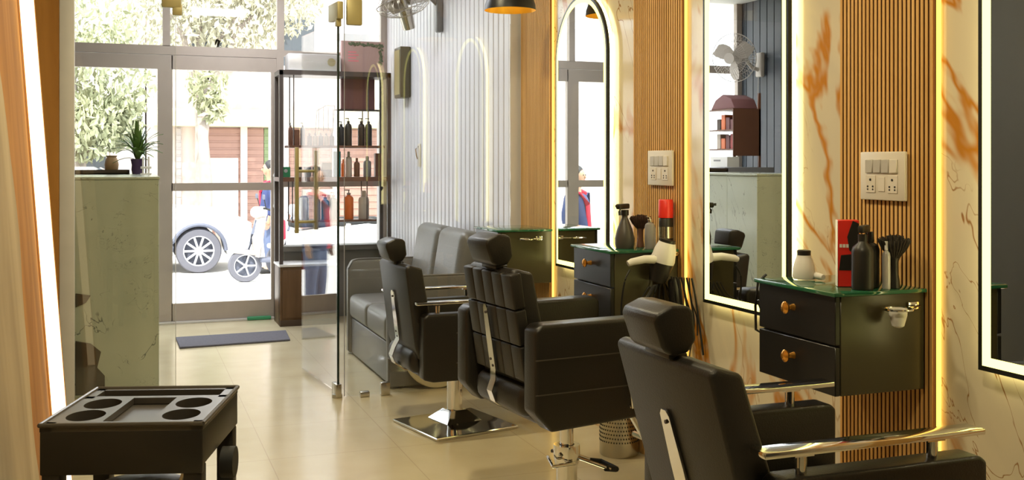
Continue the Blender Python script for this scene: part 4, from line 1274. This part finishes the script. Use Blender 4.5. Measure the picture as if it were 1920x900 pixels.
def scooter(label, loc, rz, paint):
    s = thing('scooter', label, 'scooter', loc, rz)
    wheel(s, (0, 0, .23), .23, .10, 5); wheel(s, (1.22, 0, .23), .23, .10, 5)
    q = B(); q.box((0, 0, .42), (.42, .14, .07), .03, 3, (0, .15, 0)); q.build('front_mudguard', paint, s)
    q = B(); q.tube([(0, 0, .3), (.12, 0, .66), (.2, 0, .93)], .04, 10); q.build('steering_column', 'carplast', s)
    q = B(); q.loft([[(.16, -.2, .35), (.22, 0, .35), (.16, .2, .35), (.12, 0, .35)], [(.18, -.24, .62), (.26, 0, .62), (.18, .24, .62), (.08, 0, .62)], [(.24, -.14, .9), (.3, 0, .9), (.24, .14, .9), (.14, 0, .9)]]); q.build('leg_shield', paint, s)
    B().box((.2, 0, .97), (.2, .22, .16), .05, 3).build('headlight_cowl', paint, s)
    B().sph((.105, 0, .97), .06, 14, (.5, 1, 1)).build('headlight', 'clear', s)
    B().tube([(.32, -.34, 1.0), (.25, -.15, 1.03), (.23, 0, 1.02), (.25, .15, 1.03), (.32, .34, 1.0)], .014, 8).build('handlebar', 'rubber', s)
    for y in (-.22, .22):
        m_ = B().tube([(.25, y, 1.02), (.22, y * 1.15, 1.16)], .007, 6).build('mirror_stalk', 'rubber', s)
        B().box((.21, y * 1.2, 1.19), (.02, .11, .07), .01, 2).build('mirror_head', 'carplast', m_)
    B().box((.42, 0, .30), (.46, .26, .06), .02, 2).build('floorboard', 'carplast', s)
    q = B(); q.loft([[(.6, -.13, .26), (.6, .13, .26), (.6, .15, .68), (.6, -.15, .68)], [(1.05, -.2, .34), (1.05, .2, .34), (1.05, .18, .74), (1.05, -.18, .74)], [(1.5, -.06, .6), (1.5, .06, .6), (1.5, .06, .78), (1.5, -.06, .78)]]); q.build('rear_body', paint, s)
    B().box((1.02, 0, .80), (.80, .27, .11), .04, 3).build('seat', 'rubber', s)
    return s
scooter('silver grey scooter parked in front of the white car', (1.53, 14.9, ZG), math.radians(4), 'scoot')
scooter('white scooter parked behind the grey scooter', (2.12, 15.55, ZG), math.radians(-6), 'carwhite')

# people: one skinned body each, clothes and hair as children
def skin_mesh(name, joints, edges, m, parent, lv=2):
    me = bpy.data.meshes.new(name)
    me.from_pydata([j[:3] for j in joints], edges, [])
    o = bpy.data.objects.new(name, me); COL.objects.link(o); o.parent = parent
    me.materials.append(M[m])
    md = o.modifiers.new('skin', 'SKIN'); md.use_smooth_shade = True
    for i, j in enumerate(joints):
        me.skin_vertices[0].data[i].radius = (j[3], j[4] if len(j) > 4 else j[3])
        me.skin_vertices[0].data[i].use_root = (i == 0)
    sb = o.modifiers.new('sub', 'SUBSURF'); sb.levels = lv; sb.render_levels = lv
    return o
def hand(side, wx, wy, wz):
    return []
def person(label, loc, rz, seated, shirt, scarf):
    root = thing('person', label, 'person', loc, rz)
    hp = .52 if seated else .86          # hip height
    # facing local -x
    J = [(0, 0, hp, .10, .125)]; E = []
    def add(p, par):
        J.append(p); E.append((par, len(J) - 1)); return len(J) - 1
    sp_ = add((-.01, 0, hp + .18, .088, .11), 0); ch = add((-.0, 0, hp + .38, .09, .125), sp_)
    nk = add((-.01, 0, hp + .53, .045), ch); hd_ = add((-.02, 0, hp + .60, .046), nk)
    h2 = add((-.03, 0, hp + .68, .085), hd_); h3 = add((-.025, 0, hp + .76, .078), h2)
    ends = []
    for s in (-1, 1):
        shd = add((0, s * .165, hp + .45, .045), ch)
        if seated: el = add((-.10, s * .24, hp + .24, .036), shd); wr_ = add((-.32, s * .22, hp + .22, .03), el); dirv = Vector((-1, 0, -.1))
        else: el = add((.02, s * .23, hp + .20, .036), shd); wr_ = add((-.05, s * .22, hp - .03, .03), el); dirv = Vector((-.15, 0, -1))
        w = Vector(J[wr_][:3]); pm = w + dirv * .06
        pmi = add((*pm, .032, .018), wr_)
        for k, ln in enumerate((.065, .075, .07, .055)):
            off = Vector((0, (k - 1.5) * .018, 0)) if seated else Vector(((k - 1.5) * .018, 0, 0))
            a_ = add((*(pm + off + dirv * .03), .0085), pmi)
            add((*(pm + off + dirv * (.03 + ln) + Vector((-.012, 0, -.01))), .007), a_)
        th_ = pm - dirv * .01 + (Vector((0, -s * .035, 0)) if seated else Vector((-.04, 0, 0)))
        a_ = add((*th_, .010), pmi); add((*(th_ + dirv * .045), .008), a_)
        if seated: kn = add((-.40, s * .13, hp + .02, .07), 0); an = add((-.36, s * .12, .10, .045), kn)
        else: kn = add((-.02, s * .10, hp * .52, .065), 0); an = add((.0, s * .10, .09, .045), kn)
        add((J[an][0] - .14, J[an][1], .035, .035), an)
    skin_mesh('body', J, E, 'skin', root)
    S = [(0, 0, hp - .17, .15, .185), (-.01, 0, hp + .16, .135, .165), (0, 0, hp + .38, .135, .185), (-.005, 0, hp + .49, .08, .105)]
    SE = [(0, 1), (1, 2), (2, 3)]
    for s in (-1, 1):
        S.append((0, s * .17, hp + .45, .075)); SE.append((2, len(S) - 1))
        S.append((-.10 if seated else .02, s * .24, hp + .24 if seated else hp + .20, .062)); SE.append((len(S) - 2, len(S) - 1))
        if seated: S.append((-.27, s * .225, hp + .222, .046))
        else: S.append((-.045, s * .221, hp - .0, .052))
        SE.append((len(S) - 2, len(S) - 1))
    skin_mesh('shirt', S, SE, shirt, root)
    T = [(0, 0, hp + .05, .14, .165)]; TE = []
    for s in (-1, 1):
        i = len(T)
        if seated: T += [(-.40, s * .13, hp + .02, .085), (-.36, s * .12, .13, .062)]
        else: T += [(-.02, s * .10, hp * .52, .08), (0, s * .10, .12, .062)]
        TE += [(0, i), (i, i + 1)]
    skin_mesh('trousers', T, TE, 'jean', root)
    hz = hp + .72
    q = B(); q.sph((.005, 0, hz + .03), .10, 20, (1.0, .92, 1.0)); q.sph((.04, 0, hz - .02), .085, 16, (.75, .95, 1.05)); q.build('hair', 'hair', root)
    q = B(); q.sph((-.062, 0, hz - .015), .066, 18, (.85, 1.02, 1.42)); q.sph((-.122, 0, hz - .02), .013, 10, (1.2, .8, 1.5))
    for s in (-1, 1): q.sph((-.02, s * .092, hz - .02), .02, 10, (.7, .4, 1.2))
    q.build('face', 'skin', root)
    q = B()
    for s in (-1, 1): q.sph((-.115, s * .026, hz + .005), .008, 8)
    q.build('eyes', 'hair', root)
    q = B(); q.box((-.118, 0, hz - .058), (.008, .036, .008), .003, 2); q.build('mouth', 'darkred', root)
    if scarf:
        q = B(); q.tube([(.02, -.10, hp + .53), (-.09, -.06, hp + .50), (-.15, .02, hp + .36), (-.15, .05, hp + .1), (-.14, .06, hp - .1)], .05, 10, flat=(.055, .02))
        q.tube([(.02, .10, hp + .53), (-.07, .09, hp + .5), (.0, .0, hp + .555)], .03, 8); q.build('scarf', 'redcloth', root)
        q = B(); q.prism([(-.20, hp - .05), (.10, hp - .05), (.12, hp - .35), (-.24, hp - .35)], 'x', .12, .20, .03, 2); q.build('red_bag', 'redcloth', root)
    for s in (-1, 1):
        x = -.42 if seated else -.06
        B().box((x, s * (.12 if seated else .10), .042), (.25, .09, .075), .03, 3).build('shoe', 'rubber', root)
    return root
person('person standing at the kerb in navy shirt with red scarf, seen in the arched mirror', (-.745, 11.2, ZG), math.radians(55), False, 'blue', True).scale = (.96, .96, .96)
person('person in navy and red behind the scooters outside the door', (2.02, 16.0, ZG), math.radians(0), False, 'blue', True)

# buildings across the street
bl = thing('shop_building', 'pale building with shuttered shops across the street', 'building', (0, 23, ZG))
B().b2(.4, 9, 0, 5, 0, 6.5).build('wall', 'facade', bl)
q = B(); q.b2(.5, 6.0, -.5, 0, 2.42, 2.78, .02); q.build('awning_board', 'cream', bl)
for (x0, x1, m) in ((.95, 1.05, 'facade2'), (1.55, 2.30, 'shutter'), (2.36, 2.75, 'shutter'), (2.76, 3.1, 'shutter2'), (3.3, 4.2, 'shutter'), (4.4, 5.3, 'shutter')):
    q = B(); q.b2(x0, x1, -.05, 0, 0, 2.4)
    for k in range(16): q.b2(x0, x1, -.065, -.05, .03 + k * .15, .13 + k * .15, .006, 1)
    q.build('shutter', m, bl)
for x in (1.4, 2.33, 3.2, 4.3): B().b2(x - .07, x + .07, -.12, 0, 0, 2.42).build('pillar', 'facade', bl)
for x in (1.2, 3.0, 4.8):
    w_ = B().b2(x, x + .9, -.06, .0, 3.6, 4.9).build('window_frame', 'facade2', bl); B().b2(x + .06, x + .84, -.07, -.061, 3.66, 4.84).build('pane', 'carglass', w_)
b2_ = thing('grey_house', 'grey rendered house behind the trees at left', 'building', (0, 25, ZG))
B().b2(-9, .2, 0, 5, 0, 5.2).build('wall', 'facade2', b2_)
for x in (-3.8, -2.2, -1.2):
    w_ = B().b2(x, x + .8, -.06, 0, 1.2, 2.6).build('window_frame', 'facade', b2_); B().b2(x + .06, x + .74, -.07, -.061, 1.26, 2.54).build('pane', 'carglass', w_)
B().b2(-9, .2, -2.0, -1.85, 0, 1.15).build('garden_wall', 'facade', b2_)
bnr = thing('street_banner', 'tall white banner with pink print beside the street door pane', 'banner', (2.42, 18.4, ZG))
B().b2(-.13, .16, -.015, .015, 1.35, 3.35).build('cloth', 'banner', bnr)
q = B(); q.b2(-.08, .12, -.018, -.0155, 1.55, 1.75); q.b2(-.06, .10, -.018, -.0155, 2.1, 2.4); q.build('pink_print', 'bpink', bnr)
q = B()
for z in (1.85, 1.95, 2.05): q.b2(-.08, .12, -.018, -.0155, z, z + .035)
q.build('grey_print', 'greyp', bnr)
B().cyl((.19, 0, 0), (.19, 0, 3.4), .025).build('pole', 'facade2', bnr)
brd = thing('sandwich_board', 'pale notice board standing before the rose brown shutters', 'board', (1.72, 22.0, ZG))
B().b2(-.22, .40, -.03, .03, .5, 1.75, .01).build('panel', 'banner', brd)
q = B()
for x in (-.18, .36): q.b2(x - .02, x + .02, -.02, .02, 0, .5)
q.build('legs', 'facade2', brd)
sg = thing('projecting_sign', 'white sign board with grey and pink bands high outside the window', 'sign', (2.05, 10.6, 0))
B().b2(-.15, .42, -.03, .03, 2.45, 3.2).build('panel', 'banner', sg)
B().b2(-.10, .40, -.034, -.031, 2.58, 2.66).build('grey_band', 'greyp', sg)
B().b2(-.02, .40, -.034, -.031, 2.46, 2.54).build('pink_band', 'bpink', sg)
B().tube([(.40, 0, 2.5), (.40, 0, -.3)], .03).build('pole', 'facade2', sg)

# trees
def tree(label, loc, blobs, nleaf, size, m, trunk_h, seed):
    rnd = random.Random(seed)
    root = thing('street_tree', label, 'tree', loc, 0, 'trees across the street')
    vs, fs = [], []
    for _ in range(nleaf):
        bx_, by_, bz_, br_ = rnd.choice(blobs)
        while True:
            p = Vector((rnd.uniform(-1, 1), rnd.uniform(-1, 1), rnd.uniform(-1, 1)))
            if p.length < 1: break
        p = Vector((bx_, by_, bz_)) + p * br_
        s = size * rnd.uniform(.6, 1.4)
        mt = Euler((rnd.uniform(0, 6), rnd.uniform(0, 6), rnd.uniform(0, 6))).to_matrix()
        n = len(vs)
        for q_ in ((-1, 0, 0), (0, -.42, .12), (1, 0, 0), (0, .42, .12)): vs.append(p + mt @ (Vector(q_) * s))
        fs.append((n, n + 1, n + 2, n + 3))
    me = bpy.data.meshes.new('foliage'); me.from_pydata(vs, [], fs); me.materials.append(M[m])
    o = bpy.data.objects.new('foliage', me); COL.objects.link(o); o.parent = root
    t = B(); t.tube([(0, 0, 0), (.05, 0, trunk_h * .5), (-.03, .02, trunk_h)], [.16, .12, .09], 10)
    for (bx_, by_, bz_, br_) in blobs: t.tube([(0, 0, trunk_h * .75), (bx_ * .5, by_ * .5, (trunk_h + bz_) * .5), (bx_, by_, bz_)], [.07, .05, .025], 8)
    t.build('trunk', 'bark', root)
tree('leafy tree behind the left leaf of the street door', (-.75, 18.2, ZG), [(-.9, 0, 3.2, 1.0), (.3, .2, 3.0, .9), (.1, -.3, 2.2, .55), (-.8, .2, 2.3, .6), (.55, 0, 2.3, .45), (-.2, 0, 4.2, 1.2)], 7000, .075, 'treeleaf', 2.2, 1)
tree('tall pale tree filling the glass above the street door', (1.3, 21, ZG), [(-.6, 0, 4.6, 1.1), (.7, 0, 4.5, 1.0), (.0, .3, 5.4, 1.2), (1.5, 0, 5.0, .9)], 5200, .08, 'treeleaf2', 3.6, 2)
tree('slender drooping tree in the upper right of the door pane', (1.32, 20.2, ZG), [(.05, 0, 3.1, .42), (.15, 0, 2.7, .3)], 380, .09, 'treeleaf', 2.5, 3)
tree('sunlit tree seen above the display rack', (5.2, 21.2, ZG), [(0, 0, 4.6, 1.0), (.9, 0, 4.4, .9)], 2600, .08, 'treeleaf2', 3.6, 5)
